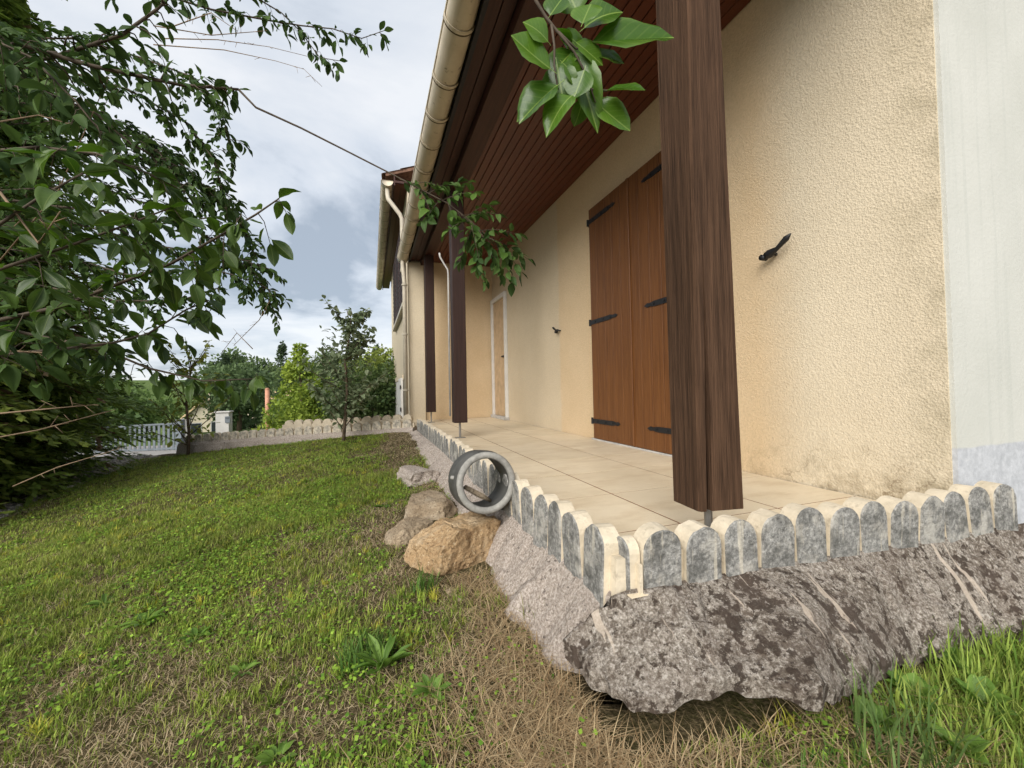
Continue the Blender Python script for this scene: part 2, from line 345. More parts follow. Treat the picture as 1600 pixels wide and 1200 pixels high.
# ------------------------------------------------------------------ terrain
def ground_h(x, y):
    x = np.asarray(x, float); y = np.asarray(y, float)
    z = -.30 + .13 * np.clip(x, -3.0, .3) + .045 * np.clip(y, -2, 7)
    z = z + .035 * (vn(x, y, 1.3, 1) - .5) + .018 * (vn(x, y, 5, 2) - .5) + .008 * (vn(x, y, 16, 3) - .5)
    s = (x - .5) * .4615 + (y - 5.35) * .887
    z = z - smooth(.1, .8, s) * .35 - smooth(.8, 12, s) * .55
    z = z - smooth(-3.3, -6, x) * .35
    d = np.hypot(x, y)
    z = z - smooth(18, 60, d) * 1.0 - smooth(32, 55, d) * 2.6 + smooth(70, 420, d) * 16 + smooth(60, 200, d) * 2.5 * (vn(x, y, .02, 4) - .3)
    under = smooth(.50, .56, x) * smooth(.84, .90, y) * (1 - smooth(6.9, 7.4, y))
    return z * (1 - under) + under * -.42
def axis(lo, hi, a, b, step, g):
    v = list(np.arange(a, b, step)); s = step; q = b
    while q < hi: v.append(q); s *= g; q += s
    s = step; q = a - step
    while q > lo: v.insert(0, q); s *= g; q -= s
    return np.array(v)
gx = axis(-500, 500, -3.6, 2.4, .05, 1.16); gy = axis(-25, 700, .2, 7.4, .05, 1.16)
GX, GY = np.meshgrid(gx, gy); GZ = ground_h(GX, GY); nx = len(gx)
ii = np.arange((len(gy) - 1) * nx).reshape(len(gy) - 1, nx)[:, :-1].ravel()
ground = place(bpy.data.objects.new('ground', npmesh('ground', np.stack([GX.ravel(), GY.ravel(), GZ.ravel()], 1), np.stack([ii, ii + 1, ii + nx + 1, ii + nx], 1), M['soil'], smooth_=True)), None)
tag(ground, 'sloping garden soil and thatch under the lawn', None, None, 'structure')
gh = lambda x, y: float(ground_h(x, y))
# driveway beyond the edging
dv = []; df = []
dl = [(-8.5, 13.4), (-5, 11.8), (-1.5, 11.2), (.3, 9.8)]; dr_ = [(-10, 19.), (-5, 17.6), (-1, 16.8), (4, 14.5)]
for (p, q) in zip(dl, dr_):
    for k in range(9): u = k / 8; X_, Y_ = p[0] + (q[0] - p[0]) * u, p[1] + (q[1] - p[1]) * u; dv.append((X_, Y_, gh(X_, Y_) + .06))
for i in range(3):
    for k in range(8): df.append((i * 9 + k, i * 9 + k + 1, (i + 1) * 9 + k + 1, (i + 1) * 9 + k))
tag(mk('driveway', dv, df, M['road'], smooth_=True), 'pale driveway beyond the far edging', None, None, 'structure')

# ------------------------------------------------------------------ terrace
terrace = box('terrace', (.63, .885, -.30), (2.02, 6.895, -.0012), M['grout'])
tag(terrace, 'raised concrete terrace slab under the cream tiles', None, None, 'structure')
xs = [.58, 1.065, 1.55, 2.026]; ys = [.846] + [1.233 + .457 * k for k in range(0, 13)] + [6.892]
tcache = {}
for i in range(3):
    for j in range(len(ys) - 1):
        w = xs[i + 1] - xs[i] - .009; d = ys[j + 1] - ys[j] - .007; key = (round(w, 3), round(d, 3))
        if d < .03: continue
        if key not in tcache: tcache[key] = boxmesh('tile', (-w / 2, -d / 2, -.003), (w / 2, d / 2, 0), M['tile'], 0)
        o = bpy.data.objects.new('tile', tcache[key])
        place(o, terrace, ((xs[i] + xs[i + 1]) / 2, (ys[j] + ys[j + 1]) / 2, random.uniform(0, .0003)), Matrix.Rotation(R(random.choice((0, 180))), 4, 'Z'))

def apron(name, top, low, mat, lift, seed, nprof=30, res=.009, thick=.05):
    """rough concrete skirt: top / low are polylines (same point count)"""
    L = plen(low); nn = max(4, int(L / res)); V = []; Fc = []
    for i in range(nn + 1):
        u = i / nn; a, _ = lerp_path(top, u); b, _ = lerp_path(low, u)
        jag = mnoise.noise(Vector((u * L * 4, seed, 0))) * .045 + mnoise.noise(Vector((u * L * 14, seed, 3))) * .022 + mnoise.noise(Vector((u * L * 45, seed, 3))) * .008
        out = Vector((b.x - a.x, b.y - a.y, 0)).normalized(); b = b + out * jag
        for k in range(nprof + 1):
            t = k / nprof; p = a.lerp(b, t); p.z += .010 * math.sin(t * math.pi) + .012 * math.floor(2.2 * mnoise.noise(Vector((p.x * 5, p.y * 5, seed + 4)))) * min(1, t * 6)
            p += Vector((0, 0, 1)) * (mnoise.fractal(Vector((p.x * 7, p.y * 7, seed)), 1, 2, 3) * .010 - max(0, mnoise.noise(Vector((p.x * 22, p.y * 22, seed))) - .2) * .03 + mnoise.noise(Vector((p.x * 60, p.y * 60, seed))) * .003) * min(1, t * 5)
            V.append(p)
        V.append(b + Vector((0, 0, -thick * (1 + .5 * mnoise.noise(Vector((u * L * 18, seed, 9)))))) - out * .004); V.append(b + Vector((0, 0, -thick - .015)) - out * .09)
    m = nprof + 3
    for i in range(nn):
        for k in range(m - 1): Fc.append((i * m + k, (i + 1) * m + k, (i + 1) * m + k + 1, i * m + k + 1))
    Fc.append(tuple(range(m))); Fc.append(tuple(nn * m + k for k in range(m))[::-1])
    o = mk(name, V, Fc, mat, terrace, smooth_=True); fl = [True] * len(Fc)
    for i in range(nn):
        for k in (nprof, nprof + 1): fl[i * (m - 1) + k] = False
    o.data.polygons.foreach_set('use_smooth', fl); return o
ap = apron('concrete_footing', [(.545, .875, .0), (.585, .868, .01), (.80, .856, .01), (.99, .843, .01), (1.32, .822, .01), (1.60, .803, .01), (2.3, .76, .01)],
           [(.415, .925, -.10), (.50, .725, -.105), (.69, .660, -.085), (.82, .566, -.080), (.96, .622, -.125), (1.33, .685, -.185), (2.25, .60, -.20)], M['footing'], 0, 3.3)
ap['label'] = 'mottled pink and black rough concrete footing with a lifted edge'
ap = apron('concrete_footing', [(.56, .90, -.005), (.56, 1.25, .0), (.56, 1.7, .0), (.555, 2.6, .0), (.54, 3.6, .0), (.53, 5.3, .0)],
           [(.44, 1.0, -.20), (.395, 1.25, -.2), (.44, 1.6, -.2), (.42, 2.5, -.16), (.38, 3.6, -.12), (.33, 5.2, -.08)], M['footing2'], 0, 8.1)
ap['label'] = 'pinkish crumbling concrete footing along the lawn'

# ------------------------------------------------------------------ edging with rounded tops
def lobe_mesh(name, w, h, d, web, face='edgegrey'):
    """one rounded block: front face (y=-d/2) bare cement, the rest cream paint; a low web ties it to the next"""
    pts = [(-w / 2, -.05), (w / 2, -.05)]; r = w / 2; n = 10
    for k in range(n + 1):
        t = math.pi * k / n; pts.append((r * math.cos(t), h - r * .95 + r * .95 * math.sin(t)))
    m = len(pts); V = []; Fc = []; mi = []
    ring = [(-d / 2, .95), (-d / 2 + .005, 1.0), (d / 2, 1.0)]
    for (yy, s) in ring:
        for (x, z) in pts:
            zc = h * .45; V.append((x * (s if s < 1 else 1), yy, zc + (z - zc) * (1 - (1 - s) * .5) if z > 0 else z))
    Fc.append(tuple(range(m))); mi.append(1)
    for q in range(2):
        for k in range(m):
            k2 = (k + 1) % m; Fc.append((q * m + k2, q * m + k, (q + 1) * m + k, (q + 1) * m + k2)); mi.append(1 if q == 0 else 0)
    Fc.append(tuple(2 * m + k for k in range(m))[::-1]); mi.append(0)
    b = len(V); hw = h * .56
    for yy in (-d / 2 + .022, d / 2 - .004):
        for (x, z) in ((w / 2 - .01, -.05), (web - w / 2 + .01, -.05), (web - w / 2 + .01, hw), (w / 2 - .01, hw)): V.append((x, yy, z))
    for f in ((0, 1, 2, 3), (7, 6, 5, 4), (3, 2, 6, 7), (0, 3, 7, 4), (1, 5, 6, 2)): Fc.append(tuple(b + i for i in f)); mi.append(0)
    return mesh(name, V, Fc, [M['edgecream'], M[face]], mi)
def edging(p0, p1, z0, z1, n, h, d, label, group='rounded concrete edging rows', face='edgegrey'):
    p0 = Vector(p0); p1 = Vector(p1); L = (p1 - p0).length; pitch = L / n; ang = math.atan2(p1.y - p0.y, p1.x - p0.x)
    root = empty('concrete_edging', (p0.x, p0.y, z0), label, 'edging', group)
    me = [lobe_mesh('rounded_block', pitch * f, h, d, pitch, face) for f in (.86, .83, .88, .84, .87, .85)]
    for q_, m_ in enumerate(me):
        for v in m_.vertices:
            s_ = v.co * 38 + Vector((q_ * 9, 0, 0)); v.co += Vector((mnoise.noise(s_), mnoise.noise(s_ + Vector((5, 0, 0))), mnoise.noise(s_ + Vector((0, 7, 0))))) * .0013
            if v.co.z > h * .85 and mnoise.noise(Vector((v.co.x * 22, q_ * 3.1, 1))) > .3: v.co.z -= .003
    for i in range(n):
        u = (i + .5) / n; q = p0.lerp(p1, u)
        o = bpy.data.objects.new('rounded_block', random.choice(me))
        place(o, root, (q.x, q.y, z0 + (z1 - z0) * u + random.uniform(-.007, .004)), Matrix.Rotation(ang + random.uniform(-.06, .06), 4, 'Z') @ Matrix.Rotation(random.uniform(-.06, .06), 4, 'X') @ Matrix.Rotation(random.uniform(-.03, .03), 4, 'Y'))
    return root
er = edging((.625, .888), (2.075, .797), 0, .0, 12, .150, .060, 'rounded cement edging across the near end of the terrace')
place(bpy.data.objects.new('rounded_block', lobe_mesh('rounded_block', .07, .125, .035, .075)), er, (.608, .905, 0), Matrix.Rotation(R(-90), 4, 'Z'))
edging((.568, 5.32), (.568, .90), 0, 0, 37, .140, .055, 'long rounded cement edging between terrace and lawn')
edging((-2.44, 6.88), (.50, 5.38), -.165, .03, 24, .108, .06, 'far rounded cement edging at the back of the lawn', face='edgepale')
edging((.52, 5.62), (-1.15, 6.47), .045, -.03, 13, .142, .06, 'cream painted edging row behind the far one, its painted side towards the lawn')
# the low footing wall under the far edging
V = []; Fc = []
nn = 90
for i in range(nn + 1):
    u = i / nn; p = Vector((-2.50, 6.90)).lerp(Vector((.52, 5.36)), u); zt = -.165 + .195 * u; nrm = Vector((-.4615, -.887))
    for (off, zz) in ((-.06, zt), (.045, zt), (.07, zt - .035), (.085, zt - .11), (.12, zt - .40), (-.06, zt - .40)):
        j = mnoise.noise(Vector((u * 30, off * 40, zz * 12))) * .018
        q = p + nrm * (off + (j if off > 0 else 0)); V.append((q.x, q.y, zz + j * .5))
for i in range(nn):
    for k in range(6): k2 = (k + 1) % 6; Fc.append((i * 6 + k, i * 6 + k2, (i + 1) * 6 + k2, (i + 1) * 6 + k))
Fc += [tuple(range(6))[::-1], tuple(nn * 6 + k for k in range(6))]
tag(mk('low_wall', V, Fc, M['footing2']), 'low pinkish concrete wall under the far rounded edging', 'wall')

# ------------------------------------------------------------------ house
WX = 2.03
house = empty('house', (WX, .9, 0), 'cream roughcast house with timber porch, brown soffit and shutters', 'house')
wall = box('wall', (WX, .915, -.4), (WX + .25, 6.93, 2.72), M['wall'], house); wall['label'] = 'cream roughcast long wall under the porch'
gable = mk('gable_wall', [(2.036, .90, -.6), (7.5, .90, -.6), (7.5, .90, 3.3), (5.0, .90, 4.4), (2.036, .90, 3.2), (2.036, 1.1, -.6), (7.5, 1.1, -.6), (7.5, 1.1, 3.3), (5.0, 1.1, 4.4), (2.036, 1.1, 3.2)],
           [(0, 1, 2, 3, 4), (9, 8, 7, 6, 5), (0, 5, 6, 1), (1, 6, 7, 2), (2, 7, 8, 3), (3, 8, 9, 4), (4, 9, 5, 0)], M['white'], house)
gable['label'] = 'smooth white end wall with grey plinth'
# posts
def post(bot, top, z0, z1, crack):
    """bot/top: corners front-left, front-right, back-right, back-left"""
    V = []; Fc = []; nz = 24; m = None
    for i in range(nz + 1):
        u = i / nz; z = z0 + (z1 - z0) * u; c = [Vector(bot[k]).lerp(Vector(top[k]), u) for k in range(4)]
        ring = []
        for k in range(4):
            A = c[k]; B = c[(k + 1) % 4]; e = (B - A).normalized(); inw = Vector((-e.y, e.x)); ch = .006
            ring.append(A + e * ch + inw * mnoise.noise(Vector((z * 3, k, 1))) * .002)
            if k == 0 and crack:
                g = max(0, 1 - (z - z0) / .75); gw = .0004 + .0085 * min(1, g * 1.5); gd = .05 * min(1, g * 2.5) + .0002; mid = A.lerp(B, .20 + .04 * math.sin(z * 3))
                ring += [mid - e * gw, mid + inw * gd, mid + e * gw]
            ring.append(B - e * ch)
        m = len(ring); V += [(p.x, p.y, z) for p in ring]
    for i in range(nz):
        for k in range(m): k2 = (k + 1) % m; Fc.append((i * m + k, i * m + k2, (i + 1) * m + k2, (i + 1) * m + k))
    Fc += [tuple(range(m))[::-1], tuple(nz * m + k for k in range(m))]
    o = mk('post', V, Fc, M['post'] if crack else M['beam2'], house); return o
M['beam2'] = wood('dark_post_stain', (.022, .011, .009), (.048, .024, .018), .65, .25, 'z')
def pin(par, x, y, zt):
    V1 = tubegeo([(x, y, .006), (x, y, zt + .02)], .012, 10); V2 = [(x - .05, y - .04, 0.001), (x + .05, y - .04, 0.001), (x + .05, y + .04, 0.001), (x - .05, y + .04, 0.001), (x - .05, y - .04, .006), (x + .05, y - .04, .006), (x + .05, y + .04, .006), (x - .05, y + .04, .006)]
    g = cat([V1, (V2, [(0, 3, 2, 1), (4, 5, 6, 7), (0, 1, 5, 4), (1, 2, 6, 5), (2, 3, 7, 6), (3, 0, 4, 7)])]); mk('post_base', *g, M['steel'], par)
p1 = post([(.866, .925), (1.008, .902), (1.012, 1.045), (.880, 1.05)], [(.868, .905), (.985, .925), (.992, 1.062), (.868, 1.066)], .15, 2.56, True)
p1['label'] = 'weathered brown timber post with a long drying crack'; pin(p1, .94, .97, .15)
for yy in (4.2, 6.36):
    p = post([(.795, yy - .07), (.93, yy - .07), (.93, yy + .07), (.795, yy + .07)], [(.795, yy - .07), (.93, yy - .07), (.93, yy + .07), (.795, yy + .07)], .16, 2.56, False); pin(p, .864, yy, .16)
box('beam', (.795, .62, 2.56), (.935, 6.89, 2.70), M['beam'], house, .004)
# boarded ceiling
back = box('soffit', (.62, .56, 2.648), (2.03, 6.88, 2.70), M['fascia'], house)
nb = 15; w = (2.026 - .94) / nb
bme = boxmesh('board', (-w / 2 + .003, -3.155, -.006), (w / 2 - .003, 3.155, .008), M['soffit'], .002)
for i in range(nb): place(bpy.data.objects.new('board', bme), back, (.94 + w * (i + .5), 3.72, 2.640 + random.uniform(-.0006, .0006)))
w = (.79 - .632) / 2
bme = boxmesh('board', (-w / 2 + .003, -3.155, -.006), (w / 2 - .003, 3.155, .008), M['beam'], .002)
for i in range(2): place(bpy.data.objects.new('board', bme), back, (.632 + w * (i + .5), 3.72, 2.640))
box('trim', (.938, .60, 2.60), (.958, 6.88, 2.633), M['beam'], house, .002)
box('fascia', (.602, .52, 2.60), (.628, 6.98, 2.80), M['fascia'], house)
# gutters
def gutter(path_y, x, z, r, njoint, lab, seed):
    y0, y1 = path_y; n = 12; V = []; Fc = []; ny = 40
    for i in range(ny + 1):
        yy = y0 + (y1 - y0) * i / ny; sag = .006 * math.sin(i * .9 + seed)
        for rr in (r, r - .006):
            for k in range(n + 1):
                t = math.pi + math.pi * k / n; V.append((x + rr * math.cos(t), yy, z + sag + rr * math.sin(t)))
    m = 2 * (n + 1)
    for i in range(ny):
        b = i * m; c = b + m
        for k in range(n): Fc.append((b + k, b + k + 1, c + k + 1, c + k)); q = n + 1; Fc.append((b + q + k + 1, b + q + k, c + q + k, c + q + k + 1))
        Fc.append((b, c, c + n + 1, b + n + 1)); Fc.append((b + n, b + 2 * n + 1, c + 2 * n + 1, c + n))
    for b in (0, ny * m): Fc.append(tuple(b + k for k in range(n + 1)))
    g = mk('gutter', V, Fc, M['gutter'], house, smooth_=True); g['label'] = lab
    jr = r + .010
    jv = []; jf = []
    for yy in (-.013, .013):
        for k in range(n + 1): t = math.pi + math.pi * k / n; jv.append((jr * math.cos(t), yy, jr * math.sin(t)))
    for k in range(n): jf.append((k, k + 1, n + 2 + k, n + 1 + k))
    jv += [(v[0] * .97, v[1], v[2] * .97) for v in jv]
    h = 2 * (n + 1)
    for k in range(n): jf.append((h + k + 1, h + k, h + n + 1 + k, h + n + 2 + k)); jf.append((k + 1, k, h + k, h + k + 1)); jf.append((n + 1 + k, n + 2 + k, h + n + 2 + k, h + n + 1 + k))
    jm = mesh('joint_ring', jv, jf, M['gutter'], smooth_=False); sv = [(v[0] * 1.003, v[1] * .35 + .019, v[2] * 1.003) for v in jv]; sm_ = mesh('seam', sv, jf, M['gutterseam'])
    for i in range(njoint):
        jy = y0 + (y1 - y0) * (i + .5) / njoint + random.uniform(-.04, .04); place(bpy.data.objects.new('joint_ring', jm), g, (x, jy, z)); place(bpy.data.objects.new('seam', sm_), g, (x, jy, z))
    tm = mesh('rim_bead', *tubegeo([(x - r, y0, z + .002), (x - r, y1, z + .002)], .008, 6), M['gutter']); place(bpy.data.objects.new('rim_bead', tm), g)
gutter((.52, 6.93), .515, 2.675, .086, 16, 'weathered beige half round gutter of the porch roof', 0)
# roof plane and eave tiles
def roof(x0, z0, x1, z1, y0, y1, lab):
    t = .05; dx_, dz_ = x1 - x0, z1 - z0
    V = [(x0, y0, z0), (x1, y0, z1), (x1, y1, z1), (x0, y1, z0), (x0, y0, z0 + t), (x1, y0, z1 + t), (x1, y1, z1 + t), (x0, y1, z0 + t)]
    r = mk('roof', V, [(0, 3, 2, 1), (4, 5, 6, 7), (0, 1, 5, 4), (1, 2, 6, 5), (2, 3, 7, 6), (3, 0, 4, 7)], M['rooftile'], house); r['label'] = lab
    w = .21; n = int((y1 - y0) / w); w = (y1 - y0) / n; V = []; Fc = []; k_ = 8
    sl = Vector((dx_, 0, dz_)).normalized(); upn = Vector((-sl.z, 0, sl.x))
    for (s, rr) in ((-.035, 1.), (.36, .94)):
        for o_ in (0, -.014):
            for k in range(k_ + 1):
                u = k / k_; hh = math.sin(u * math.pi) ** .8 * .035 * rr
                V.append(sl * s + Vector((0, (u - .5) * w * 1.05, 0)) + upn * (hh + .052 + o_))
    q = k_ + 1
    for k in range(k_):
        Fc += [(k, k + 1, 2 * q + k + 1, 2 * q + k), (q + k + 1, q + k, 3 * q + k, 3 * q + k + 1), (k + 1, k, q + k, q + k + 1)]
    me = mesh('roof_tile', V, Fc, M['rooftile'])
    for row in range(2):
        for i in range(n):
            b = Vector((x0, y0 + w * (i + .5), z0)) + sl * .32 * row + upn * .014 * row
            place(bpy.data.objects.new('roof_tile', me), r, b, Matrix.Rotation(random.uniform(-.012, .012), 4, 'Z'))
roof(.545, 2.775, 6.0, 4.55, .50, 6.93, 'brown tiled porch roof')
# shutters on the long wall
def shutter(y0, y1, hinge_y, z0, z1, x, lab, npl=5, arms=(2.07, 1.11, .18)):
    s = -1 if y1 < y0 else 1
    lo, hi = min(y0, y1), max(y0, y1)
    sh = box('shutter', (x + .008, lo + .004, z0), (x + .03, hi - .004, z1), M['fascia'], house); sh['label'] = lab
    w = (hi - lo) / npl
    pm = boxmesh('plank', (-.009, -w / 2 + .0028, 0), (.009, w / 2 - .0028, z1 - z0), M['shutter'], .0015)
    for i in range(npl): place(bpy.data.objects.new('plank', pm), sh, (x + .003 + random.uniform(-.0005, .0005), lo + w * (i + .5), z0))
    d = 1 if hinge_y < (lo + hi) / 2 else -1; L = .45
    for az in arms:
        prof = [(0, .020), (L * .55, .020), (L * .75, .020), (L * .86, .012), (L * .92, .017), (L, .001)]
        V = []; Fc = []
        for (u, hw) in prof:
            for (xx) in (x - .012, x - .006): V += [(xx, hinge_y + d * u, az - hw), (xx, hinge_y + d * u, az + hw)]
        for i in range(len(prof) - 1):
            b = i * 4; c = b + 4; Fc += [(b, b + 1, c + 1, c), (b + 2, c + 2, c + 3, b + 3), (b, c, c + 2, b + 2), (b + 1, b + 3, c + 3, c + 1)]
        Fc += [(0, 2, 3, 1)]
        kn = tubegeo([(x - .010, hinge_y - d * .012, az - .03), (x - .010, hinge_y - d * .012, az + .03)], .011, 8)
        br = tubegeo([(x - .010, hinge_y - d * .012, az - .02), (x + .035, hinge_y - d * .05, az - .02)], .008, 6)
        bolts = [tubegeo([(x - .013, hinge_y + d * L * f, az), (x - .0185, hinge_y + d * L * f, az)], .008, 8) for f in (.2, .5, .75)]
        mk('strap_hinge', *cat([(V, Fc), kn, br] + bolts), M['iron'], sh)
shutter(3.43, 2.803, 3.43, .018, 2.19, 1.992, 'left leaf of the closed brown plank shutters', 5)
shutter(2.797, 2.17, 2.17, .018, 2.19, 1.992, 'right leaf of the closed brown plank shutters, partly behind the post', 5)
box('cover_strip', (1.974, 2.785, .02), (1.985, 2.815, 2.188), M['shutter'], house, .003)
box('sill', (1.985, 2.12, .0015), (2.03, 3.47, .014), M['sill'], house)
box('reveal', (2.012, 3.434, .0), (2.031, 3.452, 2.2), M['whiteframe'], house); box('reveal', (2.012, 2.148, .0), (2.031, 2.166, 2.2), M['whiteframe'], house)
def stay(y, z, d, s=1.0):
    """cast iron shutter stay: wall spike, block and raised tulip arm"""
    x = WX
    g = [tubegeo([(x + .02, y, z), (x - .055 * s, y, z)], .009 * s, 8), tubegeo([(x - .045 * s, y + .022 * s, z - .006), (x - .045 * s, y, z), (x - .05 * s, y - d * .045 * s, z + .012), (x - .055 * s, y - d * .10 * s, z + .045 * s), (x - .056 * s, y - d * .125 * s, z + .06 * s)], [.019 * s, .022 * s, .011 * s, .015 * s, .003 * s], 10)]
    g.append(tubegeo([(x - .03 * s, y + .035 * s, z - .012), (x - .065 * s, y + .035 * s, z - .012)], .016 * s, 8))
    mk('shutter_stay', *cat(g), M['iron'], house, smooth_=True)
stay(1.575, 1.185, 1); stay(4.18, 1.14, -1, .9)
# side door at the far end of the long wall
dr = box('door', (2.018, 6.14, .05), (2.045, 6.80, 1.96), M['doorpanel'], house, .003); dr['label'] = 'narrow beige side door in a pale frame'
for lo, hi in (((1.985, 6.08, .0), (2.029, 6.14, 2.03)), ((1.985, 6.80, .0), (2.029, 6.86, 2.03)), ((1.985, 6.14, 1.96), (2.029, 6.80, 2.03)), ((1.96, 6.06, .002), (2.029, 6.88, .048))):
    box('frame' if hi[2] > .1 else 'doorstep', lo, hi, M['whiteframe'] if hi[2] > .1 else M['sill'], dr, .003)
box('handle', (1.985, 6.20, 1.0), (2.016, 6.30, 1.025), M['iron'], dr, .004)
# wing of the house
wing = box('wing_wall', (.60, 6.90, -2.2), (7.4, 12.75, 3.86), M['wall2'], house); wing['label'] = 'two storey cream wing behind the porch'
box('added_lit_strip', (.585, 6.845, -.3), (.845, 6.899, 2.60), M['wall2'], house, .004)  # added strip, stands for the more brightly lit end of the wing wall
box('wing_fascia', (.385, 6.80, 3.82), (.405, 14.1, 4.00), M['beam'], house)
wsf = box('wing_soffit', (.405, 6.80, 3.865), (.60, 14.05, 3.90), M['beam'], house)
for i in range(2):
    place(bpy.data.objects.new('board', boxmesh('board', (-.045, -3.6, -.008), (.045, 3.6, .003), M['soffit'], .002)), wsf, (.454 + i * .097, 10.42, 3.862))
gutter((6.82, 14.1), .285, 3.89, .092, 18, 'beige half round gutter of the wing', 2)
roof(.26, 3.97, 5.5, 5.9, 6.84, 14.12, 'brown tiled roof of the wing')
dp = tube('downpipe', [(.285, 6.93, 3.82), (.285, 6.86, 3.68), (.29, 6.79, 3.58), (.47, 6.77, 3.34), (.50, 6.77, 3.27), (.505, 6.77, 2.5), (.525, 6.78, 2.25), (.525, 6.78, .02)], [.034] * 8, M['pipe'], house, 12)
dp['label'] = 'pale downpipe elbowing from the wing gutter to the ground'
for zz in (.5, 1.4, 2.2): place(bpy.data.objects.new('pipe_clip', mesh('pipe_clip', *tubegeo([(0, 0, -.012), (0, 0, .012)], .047, 12), M['pipe'])), dp, (.525, 6.78, zz))
tube('downpipe', [(.515, 6.905, 2.60), (.515, 6.86, 2.50), (.50, 6.80, 2.42)], .04, M['pipe'], house, 10)
# bracket lamp / pipe elbow beside second post
tube('overflow_elbow', [(.70, 4.32, 1.95), (.705, 4.32, 1.91), (.74, 4.32, 1.85), (.785, 4.32, 1.78), (.79, 4.32, 1.72), (.785, 4.32, .22)], .010, M['sill'], house, 8)
for (y0, y1) in ((7.35, 8.35), (8.42, 9.4), (9.5, 10.55)):
    w_ = (y1 - y0)
    sh = box('wing_shutter', (.545, y0, 2.05), (.585, y1, 3.55), M['beam'], house, .004)
    for k in range(14): box('louvre', (.537, y0 + .06, 2.12 + k * .1), (.546, y1 - .06, 2.18 + k * .1), M['beam2'], sh)
box('window_sill', (.52, 7.3, 1.96), (.598, 10.6, 2.03), M['pipe'], house, .004)
gd = box('garage_door', (.578, 8.35, -2.0), (.597, 11.0, .70), M['whiteframe'], house)
for k in range(5): box('panel', (.570, 8.38, -1.95 + k * .53), (.579, 10.97, -1.95 + k * .53 + .49), M['whiteframe'], gd)
box('garage_lintel', (.565, 8.2, .702), (.599, 11.15, .80), M['wall2'], house)
lf = box('open_garage_leaf', (.50, 7.60, -1.2), (.54, 8.28, .72), M['whiteframe'], house, .003); lf['label'] = 'white door leaf folded back beside the garage opening'
for zz in (.12, .52): box('hinge', (.485, 7.585, zz), (.50, 7.66, zz + .07), M['iron'], lf)

# ------------------------------------------------------------------ pipe collar and loose stones on the footing
ax = (F0 * .93 - R0 * .34 + Vector((0, 0, -.10))).normalized(); c0 = Vector((.437, 1.60, .128))
def collar():
    prof = [(-.0, .118), (.012, .124), (.026, .121), (.032, .120), (.05, .128), (.17, .126), (.20, .120), (.20, .104), (.06, .104), (.014, .096), (.0, .101)]
    n = 40; a = ax.orthogonal().normalized(); b = ax.cross(a); V = []; Fc = []; mi = []
    for (s, r) in prof:
        for k in range(n): t = 2 * math.pi * k / n; V.append(c0 + ax * s + (a * math.cos(t) + b * math.sin(t)) * r)
    m = len(prof)
    for i in range(m):
        for k in range(n):
            k2 = (k + 1) % n; j = (i + 1) % m; Fc.append((i * n + k, i * n + k2, j * n + k2, j * n + k)); mi.append(0 if i in (0, 1, 2, 9, 10) else 1)
    me = mesh('pipe_collar', V, Fc, [M['rim'], M['tubein']], mi, True)
    return me
col_root = empty('pipe_collar', c0 - Vector((0, 0, .12)), 'grey open pipe collar lying against the terrace edging', 'pipe')
o = place(bpy.data.objects.new('socket', collar()), col_root)
lug = c0 + ax * .02 - R0 * .122 + Vector((0, 0, .02))
tube('lug', [lug, lug - R0 * .022 + Vector((0, 0, .004))], [.010, .007], M['rim'], col_root, 8)
tube('stick', [c0 + ax * .05 - R0 * .08 + Vector((0, 0, -.02)), c0 + ax * .09 + Vector((0, 0, -.065)), c0 + ax * .12 + R0 * .045 + Vector((0, 0, -.09))], [.010, .013, .007], M['tanrock'], col_root, 6)
def rock(loc, size, rotz, seed, mat, label, sub=4, cuts=7):
    bm = bmesh.new(); bmesh.ops.create_icosphere(bm, subdivisions=sub, radius=1.0); rs = random.Random(seed)
    pl = [(Vector((rs.gauss(0, 1), rs.gauss(0, 1), rs.gauss(0, .8))).normalized(), rs.uniform(.60, .82)) for _ in range(cuts)] + [(Vector((0, 0, 1)), .62), (Vector((.1, -1, .15)).normalized(), .62), (Vector((-1, -.1, .1)).normalized(), .72), (Vector((1, 0, .05)).normalized(), .75)]
    for v in bm.verts:
        p = v.co.copy()
        for nn_, d in pl:
            e = p.dot(nn_) - d
            if e > 0: p -= nn_ * e * .985
        q = Vector((seed, 0, 0))
        p *= 1 + .09 * mnoise.fractal(p * 2.5 + q, .8, 2, 5) + .035 * mnoise.noise(p * 9 + q) - .05 * max(0, .12 - abs(mnoise.noise(p * 2.2 + q * 2))) / .12
        v.co = Vector((p.x * size[0], p.y * size[1], p.z * size[2]))
    me = bpy.data.meshes.new('stone'); bm.to_mesh(me); bm.free(); me.materials.append(mat)
    return tag(place(bpy.data.objects.new('stone', me), None, loc, Matrix.Rotation(rotz, 4, 'Z')), label, 'stone', 'loose stones beside the footing')
rock((.325, 1.70, -.155), (.215, .185, .175), .35, 21, M['ochre'], 'large ochre limestone block below the grey pipe collar', 5)
rock((.30, 2.25, -.14), (.18, .19, .11), -.4, 5, M['tanrock'], 'flat tan stone leaning behind the pipe collar')
rock((.17, 2.02, -.19), (.14, .12, .10), .2, 9, M['tanrock'], 'smaller tan stone left of the ochre block')
rock((.31, 3.0, -.13), (.16, .24, .12), .2, 14, M['footing2'], 'pinkish rubble lump half way along the footing')
rock((.33, 1.45, -.26), (.15, .12, .10), 1.1, 17, M['tanrock'], 'brown stone sunk in dry grass below the ochre block')

